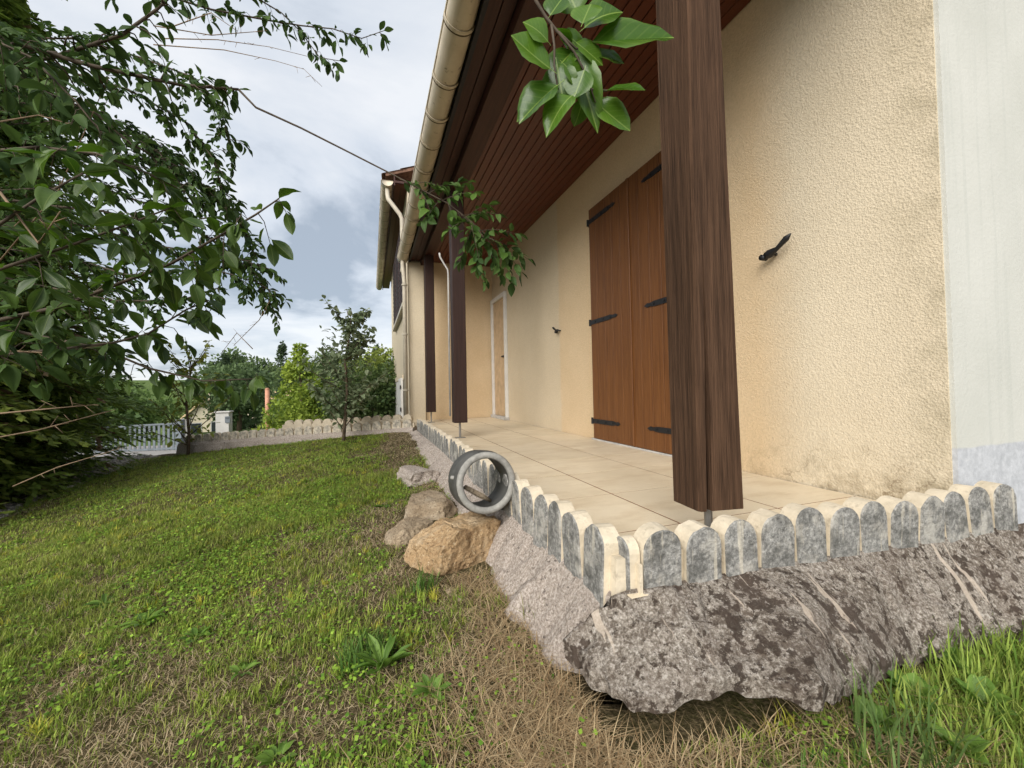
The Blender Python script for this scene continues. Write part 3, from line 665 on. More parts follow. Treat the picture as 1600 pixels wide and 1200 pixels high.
# ------------------------------------------------------------------ leaves
def leaf_template(curl, fold, n=6):
    """leaf along +Y, length 1, unit half width ~.5 ; 3 columns"""
    V = []; Fc = []
    for i in range(n + 1):
        u = i / n; w = .5 * (math.sin(math.pi * u ** .95) ** .72) * (1 - .30 * max(0, u - .6)) if 0 < i < n else (.02 if i == 0 else .004)
        zc = -curl * u * u; dn = fold * w
        wv = .035 * math.sin(u * 9 + curl * 20) * w * 2
        V += [(-w, u, zc + dn * .75 + wv), (-w * .55, u, zc + dn * .72), (0, u, zc), (w * .55, u, zc + dn * .72), (w, u, zc + dn * .75 - wv)]
    for i in range(n):
        b = i * 5; Fc += [(b + k, b + k + 1, b + k + 6, b + k + 5) for k in range(4)]
    V += [(-.012, -.16, .01), (.012, -.16, .01)]; k = len(V); Fc.append((k - 2, k - 1, 3, 1))
    return V, Fc
LT = [leaf_template(c, f) for c, f in ((.05, .25), (.18, .35), (.32, .2), (.10, .5), (.42, .4), (-.06, .3))]
LM = {}
for key in ('leaf', 'leafb', 'weedleaf'): LM[key] = [mesh('leaf', v, f, M[key], smooth_=True) for v, f in LT]
LQ = [(np.array(v), np.array(f)) for v, f in LT]
def basis(d, up):
    d = d.normalized(); x = d.cross(up)
    if x.length < 1e-4: x = d.orthogonal()
    x.normalize(); z = x.cross(d); return x, d, z
def leaf_matrix(p, d, up, L, w):
    x, y_, z = basis(d, up); x = x * w; y2 = y_ * L; z = z * L
    return Matrix(((x.x, y2.x, z.x, p.x), (x.y, y2.y, z.y, p.y), (x.z, y2.z, z.z, p.z), (0, 0, 0, 1)))
def add_leaf_object(Mx, parent, key, k=None):
    me = random.choice(LM[key]) if k is None else LM[key][k]
    o = bpy.data.objects.new('leaf', me); COL.objects.link(o); o.parent = parent; o.matrix_local = Matrix.Translation(-WO[parent.name]) @ Mx; return o
def merged_leaves(name, mats_, cols, parent, n_t=6):
    Vs = []; Fs = []; Cs = []; b = 0
    for Mx, c in zip(mats_, cols):
        v, f = random.choice(LQ); A = np.array(Mx); w = v @ A[:3, :3].T + A[:3, 3]; Vs.append(w); Fs.append(f + b); Cs.append(np.tile(c, (len(v), 1))); b += len(v)
    o = place(bpy.data.objects.new(name, npmesh(name, np.concatenate(Vs), np.concatenate(Fs), M['leafv'], np.concatenate(Cs), True)), parent); o['kind'] = 'stuff'; return o

# branch paths (metres): start node, points, radii, leaf spacing, leaf length, twig length
BR = {"b1":["u",[[-1.59,2.31,2.084],[-1.398,2.193,1.957],[-1.082,2.14,1.879],[-0.796,2.199,1.905],[-0.595,2.287,1.991]],0.012,0.006,0.035,0.062,0.16],"cane":["b1",[[-0.595,2.287,1.991],[-0.521,2.284,1.915],[-0.323,2.281,1.849],[-0.113,2.285,1.771],[0.117,2.261,1.669],[0.24,2.22,1.597],[0.401,2.167,1.505],[0.514,2.13,1.409],[0.61,2.099,1.315],[0.723,2.062,1.223]],0.0055,0.002,0.0,0.06,0],"b2":["u",[[-1.967,2.861,2.159],[-1.596,2.735,2.085],[-1.318,2.642,1.958],[-1.17,2.647,1.821],[-0.971,2.634,1.733]],0.011,0.004,0.03,0.06,0.16],"b3":["m",[[-1.18,1.723,0.71],[-1.069,1.684,0.747],[-0.899,1.625,0.783],[-0.735,1.567,0.847],[-0.572,1.51,0.91],[-0.42,1.455,0.997],[-0.326,1.422,1.054],[-0.259,1.398,1.101]],0.008,0.0022,0.045,0.066,0.12],"b4":["m",[[-1.369,1.998,0.788],[-1.112,1.911,0.726],[-0.899,1.839,0.676],[-0.749,1.789,0.605],[-0.561,1.726,0.555],[-0.386,1.665,0.559]],0.007,0.002,0.07,0.06,0.07],"b5":["m",[[-1.276,1.863,0.642],[-0.956,1.753,0.667],[-0.796,1.698,0.685],[-0.696,1.663,0.71],[-0.574,1.619,0.788],[-0.506,1.595,0.816]],0.006,0.002,0.045,0.066,0.12],"b6":["u",[[-2.448,3.57,1.495],[-1.835,3.361,1.401],[-1.452,3.232,1.271],[-0.97,3.118,1.316],[-0.71,3.084,1.241],[-0.584,3.042,1.154]],0.01,0.003,0.022,0.055,0.2],"b6b":["u",[[-2.54,3.701,1.744],[-1.823,3.457,1.645],[-1.306,3.283,1.486],[-0.868,3.134,1.413],[-0.63,3.054,1.324]],0.009,0.003,0.022,0.055,0.2],"b7":["u",[[-2.341,3.403,2.59],[-1.75,3.202,2.499],[-1.382,3.078,2.374],[-1.094,3.088,2.238],[-0.925,3.035,1.991],[-0.87,3.021,1.746]],0.011,0.003,0.02,0.058,0.22],"b7b":["u",[[-2.531,3.681,2.503],[-1.814,3.437,2.404],[-1.377,3.291,2.205],[-1.101,3.202,1.967],[-0.884,3.133,1.709]],0.01,0.003,0.02,0.058,0.2],"b8":["u",[[-1.639,2.383,1.911],[-1.276,2.258,1.958],[-1.019,2.219,2.092],[-0.896,2.226,2.248],[-0.82,2.25,2.397]],0.01,0.005,0.04,0.066,0.14],"b9":["u",[[-1.866,2.707,2.736],[-1.309,2.623,2.67],[-0.825,2.668,2.665],[-0.542,2.676,2.688],[-0.373,2.671,2.699],[-0.196,2.662,2.72],[-0.03,2.607,2.658],[0.099,2.561,2.702]],0.007,0.002,0.075,0.06,0.1],"b9b":["u",[[-1.864,2.705,2.83],[-1.208,2.691,2.838],[-0.62,2.596,2.75],[-0.471,2.651,2.731],[-0.373,2.672,2.661],[-0.267,2.639,2.505],[-0.158,2.602,2.484]],0.006,0.0018,0.08,0.055,0.1],"b10":["m",[[-0.99,1.444,0.81],[-0.896,1.411,0.84],[-0.73,1.384,0.913],[-0.613,1.364,0.969],[-0.516,1.351,1.019]],0.006,0.002,0.04,0.068,0.12],"b10b":["m",[[-0.942,1.373,0.889],[-0.852,1.341,0.934],[-0.763,1.309,0.995],[-0.692,1.336,1.082]],0.006,0.002,0.04,0.07,0.12],"b11":["m",[[-1.174,1.709,1.257],[-0.952,1.632,1.272],[-0.786,1.576,1.249],[-0.654,1.563,1.203],[-0.55,1.55,1.151]],0.006,0.002,0.04,0.066,0.13],"b12":["m",[[-1.457,2.123,1.291],[-1.183,2.03,1.237],[-0.954,1.952,1.208],[-0.773,1.943,1.176],[-0.583,1.878,1.197]],0.007,0.002,0.035,0.064,0.15],"b15":["u",[[-2.724,3.967,2.153],[-1.952,3.7,2.227],[-1.438,3.525,2.171],[-1.098,3.412,1.982],[-0.886,3.344,1.751],[-0.761,3.307,1.477]],0.009,0.003,0.018,0.058,0.24],"b16":["u",[[-2.62,3.807,2.971],[-1.875,3.552,2.955],[-1.463,3.413,2.815],[-1.134,3.303,2.677],[-0.95,3.245,2.454],[-0.891,3.23,2.19]],0.009,0.003,0.018,0.058,0.24],"b17":["u",[[-2.632,3.835,1.921],[-1.763,3.536,1.946],[-1.31,3.384,1.762],[-0.982,3.276,1.536],[-0.736,3.197,1.312],[-0.635,3.167,1.091]],0.009,0.003,0.018,0.055,0.22],"b18":["u",[[-2.262,3.299,1.27],[-1.767,3.132,1.147],[-1.413,3.012,1.064],[-1.058,2.89,1.057],[-0.845,2.815,1.127]],0.008,0.003,0.022,0.056,0.2],"b19":["u",[[-2.44,3.55,2.226],[-1.901,3.365,2.256],[-1.518,3.234,2.207],[-1.251,3.146,2.039],[-1.025,3.076,1.668]],0.009,0.003,0.02,0.058,0.24],"b13":["u",[[-1.263,1.835,1.739],[-1.044,1.762,1.628],[-0.907,1.718,1.478],[-0.828,1.693,1.371]],0.006,0.002,0.05,0.066,0.12]}
DEAD = [[[-1.192,1.786,0.454],[-1.039,1.786,0.468],[-0.891,1.788,0.48]],[[-1.19,1.78,0.667],[-0.959,1.702,0.648],[-0.837,1.712,0.675]],[[-1.377,2.063,0.351],[-1.193,2.052,0.385],[-0.947,2.019,0.455]],[[-0.852,1.339,1.012],[-0.764,1.312,0.885],[-0.712,1.292,0.962]],[[-1.132,2.776,2.581],[-0.826,2.672,2.521],[-0.53,2.57,2.54]],[[-1.098,2.766,2.509],[-0.793,2.661,2.495],[-0.521,2.569,2.45],[-0.318,2.5,2.392]],[[-1.133,2.778,2.474],[-0.759,2.651,2.437],[-0.488,2.559,2.37],[-0.336,2.508,2.32],[-0.242,2.478,2.221]],[[-1.018,2.633,2.473],[-0.789,2.553,2.554],[-0.66,2.511,2.455]],[[-1.359,2.136,1.588],[-1.217,2.086,1.61],[-1.052,2.031,1.557]],[[-0.709,2.987,0.788],[-0.803,3.018,0.892],[-0.901,3.054,0.76]],[[-0.592,3.044,1.176],[-0.694,3.084,0.988],[-0.855,3.143,0.823]],[[-1.59,2.439,1.049],[-1.293,2.328,1.409],[-1.074,2.242,1.91]],[[-1.827,2.966,0.033],[-1.599,2.885,0.131],[-1.272,2.771,0.227]]]
HERO = [[[0.353,0.756,1.221],[0.305,0.738,1.248],0.0445,-0.12],[[0.355,0.751,1.16],[0.265,0.745,1.196],0.0532,-0.12],[[0.376,0.792,1.161],[0.302,0.844,1.123],0.0406,0.32],[[0.371,0.751,1.13],[0.292,0.782,1.063],0.0484,-0.27],[[0.396,0.739,1.105],[0.329,0.731,1.042],0.0387,-0.34],[[0.439,0.772,1.132],[0.442,0.8,1.087],0.0271,0.37],[[0.415,0.77,1.228],[0.456,0.734,1.058],0.0368,-0.23],[[0.451,0.747,1.237],[0.624,0.706,1.246],0.0581,0.43],[[0.444,0.764,1.282],[0.493,0.711,1.314],0.0532,0.13],[[0.425,0.757,1.303],[0.404,0.763,1.349],0.0435,-0.39],[[0.474,0.731,1.128],[0.53,0.678,1.108],0.029,0.52],[[0.459,0.761,1.125],[0.533,0.741,1.054],0.0387,-0.24],[[0.453,0.764,1.228],[0.53,0.744,1.213],0.0329,0.46],[[0.391,0.78,1.272],[0.454,0.76,1.235],0.0387,-0.1],[[0.379,0.77,1.192],[0.388,0.763,1.106],0.0435,-0.41],[[0.384,0.75,1.178],[0.44,0.758,1.151],0.0387,-0.55],[[0.415,0.722,1.247],[0.437,0.724,1.299],0.0387,-0.26],[[0.366,0.769,1.292],[0.391,0.757,1.33],0.0387,-0.19],[[0.425,0.779,1.238],[0.366,0.775,1.178],0.0406,-0.1],[[0.422,0.731,1.159],[0.406,0.749,1.105],0.0387,-0.27],[[0.411,0.743,1.224],[0.476,0.743,1.194],0.0387,-0.22],[[0.375,0.768,1.266],[0.424,0.785,1.271],0.0348,-0.48]]
HTW = [[[0.336,0.775,1.349],[0.336,0.776,1.322],[0.356,0.77,1.286],[0.373,0.765,1.263],[0.411,0.753,1.213],[0.431,0.747,1.172],[0.444,0.743,1.132],[0.452,0.741,1.105]],[[0.367,0.767,1.272],[0.368,0.757,1.215],[0.367,0.758,1.175],[0.374,0.757,1.126]],[[0.381,0.762,1.254],[0.42,0.76,1.226],[0.457,0.757,1.247]],[[0.444,0.743,1.132],[0.481,0.741,1.136]]]
SIDE = [[[0.159,2.247,1.64],[0.215,2.224,1.616],[0.271,2.201,1.565]],[[0.208,2.231,1.615],[0.287,2.188,1.614],[0.365,2.145,1.586]],[[0.256,2.215,1.587],[0.278,2.163,1.519],[0.298,2.112,1.428]],[[0.304,2.199,1.562],[0.386,2.216,1.625],[0.47,2.233,1.661]],[[0.369,2.178,1.522],[0.447,2.088,1.528],[0.519,2.001,1.507]],[[0.401,2.167,1.505],[0.42,2.162,1.454],[0.439,2.157,1.377]],[[0.45,2.151,1.462],[0.492,2.189,1.4],[0.535,2.227,1.305]],[[0.472,2.144,1.438],[0.554,2.063,1.431],[0.63,1.984,1.398]],[[0.514,2.13,1.409],[0.546,2.129,1.261],[0.578,2.129,1.085]],[[0.53,2.125,1.392],[0.5,2.152,1.308],[0.468,2.18,1.196]],[[0.562,2.115,1.357],[0.635,2.032,1.339],[0.704,1.951,1.294]],[[0.594,2.104,1.329],[0.625,2.081,1.23],[0.654,2.058,1.106]],[[0.61,2.099,1.315],[0.715,2.09,1.278],[0.822,2.08,1.212]],[[0.643,2.089,1.286],[0.68,2.072,1.194],[0.718,2.055,1.076]],[[0.401,2.167,1.505],[0.456,2.175,1.587],[0.513,2.183,1.643]],[[0.514,2.13,1.409],[0.448,2.11,1.382],[0.385,2.089,1.328]],[[0.546,2.12,1.374],[0.578,2.078,1.298],[0.608,2.036,1.198]],[[0.369,2.177,1.533],[0.321,2.146,1.466],[0.274,2.115,1.376]],[[0.659,2.084,1.269],[0.715,2.066,1.213],[0.771,2.05,1.129]],[[0.491,2.138,1.427],[0.565,2.165,1.496],[0.641,2.191,1.539]],[[0.466,2.146,1.445],[0.516,2.141,1.402],[0.567,2.137,1.33]],[[0.578,2.109,1.35],[0.569,2.149,1.275],[0.56,2.189,1.17]],[[0.61,2.099,1.315],[0.647,2.073,1.283],[0.682,2.047,1.225]]]

# ------------------------------------------------------------------ broadleaf tree reaching in from the left and overhead
tb = Vector((-1.85, 1.45, gh(-1.85, 1.45)))
btree = empty('broadleaf_tree', tb, 'dark green broadleaf tree whose branches reach in from the left and top', 'tree')
tk = [tb + Vector((0, 0, -.1)), Vector((-1.86, 1.46, .3)), Vector((-1.80, 1.50, .9)), Vector((-1.83, 1.52, 1.6)), Vector((-1.72, 1.60, 2.4)), Vector((-1.6, 1.7, 3.2))]
tube('trunk', tk, [.09, .075, .065, .055, .04, .025], M['bark'], btree, 12)
limb = [Vector((-1.72, 1.60, 2.4)), Vector((-1.1, 1.30, 2.75)), Vector((-.35, 1.0, 2.6)), Vector((.15, .86, 2.1)), Vector(HTW[0][0])]
tube('branch', limb, [.028, .02, .013, .008, .004], M['bark'], btree, 8)
for i, p in enumerate(HTW): tube('branch', p, [.0042 - .0004 * k if i == 0 else .0028 - .0004 * k for k in range(len(p))], M['twig'], btree, 6)
cand = []      # (matrix, distance, bright)
for b_, t_, w_, rl in HERO:
    p = Vector(b_); q = Vector(t_); d = q - p; up = (-FW + UP * .5 + RT * rl).normalized()
    cand.append((leaf_matrix(p, d, up, d.length, w_ * 1.75), .01, 'leafb'))
def rv(s=1.0): return Vector((random.gauss(0, s), random.gauss(0, s), random.gauss(0, s)))
def leaves_along(P, spacing, L, key, start=.05, droop=.55, spread=1.0):
    ln = plen(P); n = max(2, int(ln / spacing)); sgn = 1
    for i in range(n):
        u = start + (1 - start) * (i + random.uniform(.2, .8)) / n; p, d = lerp_path(P, min(u, 1)); sgn = -sgn
        side = d.cross(ZUP); side = side.normalized() if side.length > 1e-3 else Vector((1, 0, 0))
        v = (d * .55 + side * sgn * spread * random.uniform(.5, 1.1) + Vector((0, 0, -droop * random.uniform(0, 1.5))) + rv(.25)).normalized()
        up = (ZUP + rv(.45) - FW * .25).normalized(); l = 1.1 * L * random.uniform(.6, 1.2)
        cand.append((leaf_matrix(p + v * l * .15, v, up, l, l * random.uniform(.40, .54)), (p - CAMPOS).length, key))
    p, d = lerp_path(P, 1.0); l = L * random.uniform(.8, 1.15); v = (d + rv(.2) + Vector((0, 0, -.25))).normalized()
    cand.append((leaf_matrix(p, v, (ZUP + rv(.3)).normalized(), l, l * .5), (p - CAMPOS).length, key))
nodes = {'m': tk[2], 'u': tk[3]}
for k, (st, P, r0, r1, sp, L, tw) in BR.items():
    P = [Vector(p) for p in P]
    full = P if st not in nodes else [nodes[st].lerp(tk[4], random.uniform(0, .5)) if st == 'u' else nodes[st].copy()] + P
    n = len(full); rr = [r0 + (r1 - r0) * i / (n - 1) for i in range(n)]
    tube('branch', full, rr, M['twig'], btree, 7)
    if tw:
        ln = plen(P); nt_ = max(3, int(ln / .042))
        for i in range(nt_):
            u = (i + random.random()) / nt_; p, d = lerp_path(P, u)
            v = (d * .7 + rv(.6)).normalized(); v.z -= .25; l = tw * random.uniform(.5, 1.2) * (1 - .5 * u)
            q = p + v * l; mid = p + v * l * .5 + Vector((0, 0, .012)); tp = [p, mid, q + Vector((0, 0, -.02))]
            tube('twig', tp, [r1 * .8, r1 * .6, r1 * .4], M['twig'], btree, 5)
            leaves_along(tp, max(sp * .8, .02), L, 'leaf', .25, .30)
        leaves_along(P, sp, L, 'leaf', .1, .30)
for s in SIDE:
    tube('twig', s, [.002, .0016, .001], M['twig'], btree, 5); leaves_along([Vector(p) for p in s], .019, .062, 'leafb' if random.random() < .4 else 'leaf', .1, .35, .9)
for dline in DEAD:
    P = [Vector(p) for p in dline]; dead = tube('dead_twig', P, [.0032, .0024, .0015, .0012, .001][:len(P)], M['dead'], btree, 5)
    for i in range(7):
        p, d = lerp_path(P, random.uniform(.2, 1)); q = p + (rv(.5) + d * .4).normalized() * random.uniform(.015, .05); tube('spur', [p, q], [.0013, .0008], M['dead'], dead, 4)
cand.sort(key=lambda c: c[1])
for Mx, dd, key in cand[:300]: add_leaf_object(Mx, btree, key)
rest = cand[300:]
cols = []
for Mx, dd, key in rest:
    g = random.random(); c = np.array((.028, .060, .014)) * (1 - g) + np.array((.075, .13, .028)) * g
    if key == 'leafb': c = c * np.array((1.25, 1.3, 1.0))
    cols.append(c)
merged_leaves('leaves', [c[0] for c in rest], cols, btree)

# ------------------------------------------------------------------ generic foliage (numpy): n small leaf quads
def quads(P, D, S, L, W, C, jitter=.18):
    """P pos, D dir (unit), S side (unit), L length, W width -> diamond leaves"""
    n = len(P); c = np.cross(D, S); a = P; b = P + D * (L * .45)[:, None] + S * (W * .5)[:, None] + c * (L * .06)[:, None]; t = P + D * L[:, None]; e = P + D * (L * .45)[:, None] - S * (W * .5)[:, None] + c * (L * .06)[:, None]
    V = np.stack([a, b, t, e], 1).reshape(-1, 3); F = np.arange(n * 4).reshape(n, 4)
    return V, F, np.repeat(C * rng.uniform(1 - jitter, 1 + jitter, (n, 1)), 4, 0)
def unit(v): return v / np.maximum(np.linalg.norm(v, axis=-1, keepdims=True), 1e-6)
def crown_mesh(name, n, rad, leaf, c0, c1, clumps=26, shape='ball', seed=0, droop=.2, fill=.35):
    r = np.random.default_rng(seed + 50)
    if shape == 'ball': cc = unit(r.normal(size=(clumps, 3))) * r.uniform(.35, .92, (clumps, 1)); cr_ = r.uniform(.22, .46, clumps)
    else:
        z = r.uniform(-1, 1, clumps) ; a = r.uniform(0, 6.28, clumps); k = (1 - z) / 2 * .95 + .03; cc = np.stack([np.cos(a) * k * .85, np.sin(a) * k * .85, z], 1); cr_ = .10 + .22 * k
    w = cr_ ** 2; idx = r.choice(clumps, n, p=w / w.sum())
    dirs = unit(r.normal(size=(n, 3))); P = cc[idx] + dirs * (cr_[idx] * r.uniform(fill, 1.08, n) ** .6)[:, None]
    P = P * np.array(rad); D = unit(dirs + r.normal(size=(n, 3)) * .6 + np.array((0, 0, -droop))); S = unit(np.cross(D, r.normal(size=(n, 3))))
    L = leaf * r.uniform(.6, 1.35, n); g = np.clip(.5 + .35 * (vn(cc[idx, 0] * 3 + 9, cc[idx, 2] * 3 + 5, 1.7, 8) * 2 - 1) + r.normal(0, .2, n), 0, 1)[:, None]
    C = np.array(c0) * (1 - g) + np.array(c1) * g
    V, F, C = quads(P, D, S, L, L * .6, C); return npmesh(name, V, F, M['leafv'], C)
def tree(name, loc, crown_me, cz, trunk_h, tr, label, cat_='tree', group=None, scale=1.0, rotz=0, trunk_me=None):
    z = gh(loc[0], loc[1]) if len(loc) < 3 else loc[2]
    root = empty(name, (loc[0], loc[1], z), label, cat_, group)
    tube('trunk', [(loc[0], loc[1], z - .1), (loc[0] + tr * .4, loc[1], z + trunk_h * .5), (loc[0], loc[1] + tr * .3, z + trunk_h)], [tr, tr * .8, tr * .35], M['bark'], root, 8)
    o = bpy.data.objects.new('crown', crown_me); place(o, root, (loc[0], loc[1], z + cz), Matrix.Rotation(rotz, 4, 'Z') @ Matrix.Scale(scale, 4)); return root

# conifers of the hedge on the left: drooping flat sprays
def conifer(loc, H, rad, nb, label, seed, c0, c1, brown, zbase=.1):
    r = np.random.default_rng(seed); z0 = gh(*loc); root = empty('hedge_conifer', (*loc, z0), label, 'conifer', 'dark conifers of the left hedge')
    tube('trunk', [(*loc, z0 - .1), (loc[0] + .03, loc[1], z0 + H * .5), (*loc, z0 + H)], [.10, .06, .01], M['bark'], root, 8)
    Ps = []; Ds = []; Ss = []; Ls = []; Cs = []; br = []
    for i in range(nb):
        u = r.uniform(0, 1) ** 1.15; zz = z0 + zbase + (H - zbase) * u; R_ = rad * (1 - u) ** .65 * r.uniform(.75, 1.15) * min(1, .62 + u * 3) + .12; a = r.uniform(0, 2 * math.pi)
        p0 = np.array((loc[0], loc[1], zz)); out = np.array((math.cos(a), math.sin(a), .22 - .2 * (1 - u))); up = np.array((0, 0, 1.))
        m = 16; t = np.linspace(.30, 1, m); path_ = p0 + out * (t * R_)[:, None] + up * (-.22 * R_ * t ** 2.2)[:, None]
        if i < nb * .45: br.append(tubegeo([tuple(p0), tuple(p0 + out * R_ * .5 - up * .03), tuple(path_[-1])], [.010, .006, .002], 4, False))
        side = np.array((-math.sin(a), math.cos(a), 0))
        for j in range(m):
            for sg in (-1, 1):
                bl = R_ * .30 * (1 - .6 * t[j]) + .05; k = 7; s_ = np.linspace(.12, 1, k)
                d = unit(out * .75 + side * sg * .75 + up * (-.28) + r.normal(0, .15, 3)); q = path_[j] + d * (s_ * bl)[:, None] + up * (-.10 * bl * s_ ** 2)[:, None]
                dd = unit(d + side * r.normal(0, .35, (k, 1)) + up * r.normal(-.15, .25, (k, 1))); Ps.append(q); Ds.append(dd); Ss.append(unit(np.cross(dd, up + r.normal(0, .3, (k, 3)))))
                Ls.append(r.uniform(.055, .11, k)); g = np.clip(r.normal(.45, .22, (k, 1)) + .25 * (t[j] - .6), 0, 1); c = np.array(c0) * (1 - g) + np.array(c1) * g
                if r.random() < brown * (1.35 - t[j]): c = c * 0 + np.array((.15, .10, .05)) * r.uniform(.6, 1.1)
                Cs.append(c)
    L = np.concatenate(Ls); V, F, C = quads(np.concatenate(Ps), np.concatenate(Ds), np.concatenate(Ss), L, L * .48, np.concatenate(Cs))
    place(bpy.data.objects.new('crown', npmesh('crown', V, F, M['leafv'], C)), root)
    mk('limbs', *cat(br), M['bark'], root)
    return root
conifer((-4.30, 5.75), 7.0, 1.55, 700, 'tall dark conifer nearest the gravel at the left edge', 3, (.06, .11, .018), (.24, .33, .06), .08)
conifer((-5.2, 7.9), 6.0, 1.35, 330, 'dark conifer behind the nearest one, beside the grey gate', 5, (.06, .11, .02), (.21, .30, .06), .06)
conifer((-4.2, 4.55), 5.2, 1.55, 360, 'brownish conifer cut by the left frame edge', 8, (.06, .10, .016), (.24, .29, .055), .2)

# ------------------------------------------------------------------ young trees in front of the far edging
def young_tree(name, base, pts, label, nl, leaf, c0, c1, seed):
    r = random.Random(seed); z = gh(*base); root = empty(name, (*base, z), label, 'tree')
    P = [Vector((base[0], base[1], z - .05))] + [Vector((base[0] + a, base[1] + b, z + h)) for a, b, h in pts]
    n = len(P); tube('trunk', P, [.022 * (1 - .8 * i / (n - 1)) for i in range(n)], M['bark'], root, 7)
    ms = []; cs = []; top = P[-1].z
    for i in range(24):
        u = r.uniform(.10, .95); p, d = lerp_path(P, u); a = r.uniform(0, 6.28); l = (.80 - .45 * u) * r.uniform(.6, 1.15); v = Vector((math.cos(a), math.sin(a), r.uniform(.3, 1.5))).normalized()
        q = [p, p + v * l * .5, p + v * l + Vector((0, 0, .05))]; tube('branch', q, [.007, .005, .002], M['bark'], root, 5)
        for k in range(nl // 24):
            pp, dd = lerp_path(q, r.uniform(.15, 1)); w = Vector((r.gauss(0, 1), r.gauss(0, 1), r.gauss(-.2, .6))).normalized(); L = leaf * r.uniform(.6, 1.2)
            ms.append(leaf_matrix(pp + w * .02, w, (ZUP + Vector((r.gauss(0, .5), r.gauss(0, .5), 0))).normalized(), L, L * .6)); g = r.random(); cs.append(np.array(c0) * (1 - g) + np.array(c1) * g)
    for i in range(nl // 3):
        pp, dd = lerp_path(P, r.uniform(.22, .85)); a = r.uniform(0, 6.28); rr = r.uniform(.03, .34); pp = pp + Vector((math.cos(a) * rr, math.sin(a) * rr, r.uniform(-.05, .1))); w = Vector((r.gauss(0, 1), r.gauss(0, 1), r.gauss(-.2, .6))).normalized(); L = leaf * r.uniform(.6, 1.2)
        ms.append(leaf_matrix(pp, w, ZUP, L, L * .6)); g = r.random(); cs.append(np.array(c0) * (1 - g) + np.array(c1) * g)
    merged_leaves('crown', ms, cs, root); return root
young_tree('young_fruit_tree', (-.33, 5.38), [(.02, 0, .25), (.05, .02, .6), (.03, 0, 1.0), (.10, 0, 1.35), (.06, 0, 1.6)], 'young grey-green fruit tree beside the far edging near the house', 1100, .078, (.13, .18, .085), (.32, .37, .22), 2)
young_tree('young_fruit_tree', (-2.33, 6.62), [(.01, 0, .3), (-.02, 0, .7), (.02, 0, 1.0), (.04, 0, 1.35)], 'spindly yellow-green sapling at the left end of the far edging', 260, .08, (.16, .20, .04), (.34, .36, .07), 6)

# ------------------------------------------------------------------ gate, pillar, pole, background planting and houses
g0 = Vector((-8.8, 15.80)); g1 = Vector((-5.30, 14.55)); gz = -1.18; gate = empty('metal_gate', (g0.x, g0.y, gz), 'low grey metal slat gate beyond the gravel', 'gate')
gd_ = (g1 - g0); gl = gd_.length; gd_n = gd_.normalized(); ga = math.atan2(gd_n.y, gd_n.x); GR = Matrix.Rotation(ga, 4, 'Z'); ns = 26
ztop = lambda u: -.46 + .14 * u
sm = boxmesh('slat', (-.036, -.01, 0), (.036, .01, .80), M['greymetal'], .004)
for i in range(ns):
    u = (i + .5) / ns; p = g0 + gd_ * u; place(bpy.data.objects.new('slat', sm), gate, (p.x, p.y, ztop(u) - .82), GR)
for dz in (-.02, -.74):
    a_ = (g0.x, g0.y, ztop(0) + dz); b_ = (g1.x, g1.y, ztop(1) + dz); V, Fc = tubegeo([a_, b_], .034, 4); mk('rail', V, Fc, M['darkmetal'] if dz < -.1 else M['greymetal'], gate)
for u in (0, 1.0):
    p = g0 + gd_ * u; place(bpy.data.objects.new('gate_post', boxmesh('gate_post', (-.09, -.09, -.3), (.09, .09, .93), M['darkmetal'], .008)), gate, (p.x, p.y, ztop(u) - .84), GR)
gz = gh(-4.44, 15.3)
pil = empty('letterbox_pillar', (-4.44, 15.3, gz), 'pale masonry pillar with letterbox beside the driveway', 'pillar')
box('shaft', (-4.62, 15.15, gz - .1), (-4.26, 15.50, -.10), M['whitepaint'], pil, .01); box('cap', (-4.65, 15.11, -.10), (-4.23, 15.54, -.06), M['sill'], pil, .008)
lb = box('letterbox', (-4.36, 15.11, -.42), (-4.22, 15.155, -.22), M['greymetal'], pil, .004); box('slot', (-4.34, 15.105, -.28), (-4.24, 15.112, -.26), M['iron'], lb)
pil2 = empty('gate_pillar', (-5.0, 14.9, gh(-5, 14.9)), 'narrow white pillar at the hinge end of the grey gate', 'pillar')
box('shaft', (-5.24, 14.55, gh(-5, 14.9) - .1), (-5.10, 14.7, -.25), M['whitepaint'], pil2, .01); box('cap', (-5.26, 14.53, -.25), (-5.08, 14.72, -.21), M['sill'], pil2, .006)
pz = gh(-3.37, 16.0); pole = empty('pole', (-3.37, 16.0, pz), 'slim terracotta coloured pole by the golden conifer', 'pole')
tube('shaft', [(-3.37, 16.0, pz - .1), (-3.37, 16.0, .62)], .07, M['terracotta'], pole, 10); tube('cap', [(-3.37, 16.0, .62), (-3.37, 16.0, .66)], [.078, .05], M['terracotta'], pole, 10)
cg = crown_mesh('crown', 8000, (1.25, 1.25, 1.5), .13, (.10, .17, .025), (.34, .42, .06), 90, 'cone', 1)
tree('golden_conifer', (-2.30, 15.6), cg, 1.55, 2.2, .08, 'conical golden-green conifer beyond the far edging', 'conifer')
c2 = crown_mesh('crown', 4200, (1.25, 1.25, 1.0), .12, (.14, .22, .03), (.34, .44, .08), 40, 'ball', 2)
tree('shrub', (-1.45, 16.2), c2, .75, .6, .05, 'low yellow-green shrub right of the golden conifer', 'shrub')
c3 = crown_mesh('crown', 9000, (1.15, 1.15, 1.05), .09, (.04, .075, .025), (.14, .20, .06), 60, 'ball', 3)
tree('shrub', (.02, 11.2), c3, .75, .7, .05, 'dense dark green shrub against the end of the wing', 'shrub')
c3b = crown_mesh('crown', 2500, (.9, .8, .5), .09, (.15, .21, .04), (.36, .42, .10), 26, 'ball', 33)
tree('shrub', (.10, 12.6), c3b, 1.85, 1.4, .04, 'yellow-green bush rising behind the dark shrub by the wing', 'shrub')
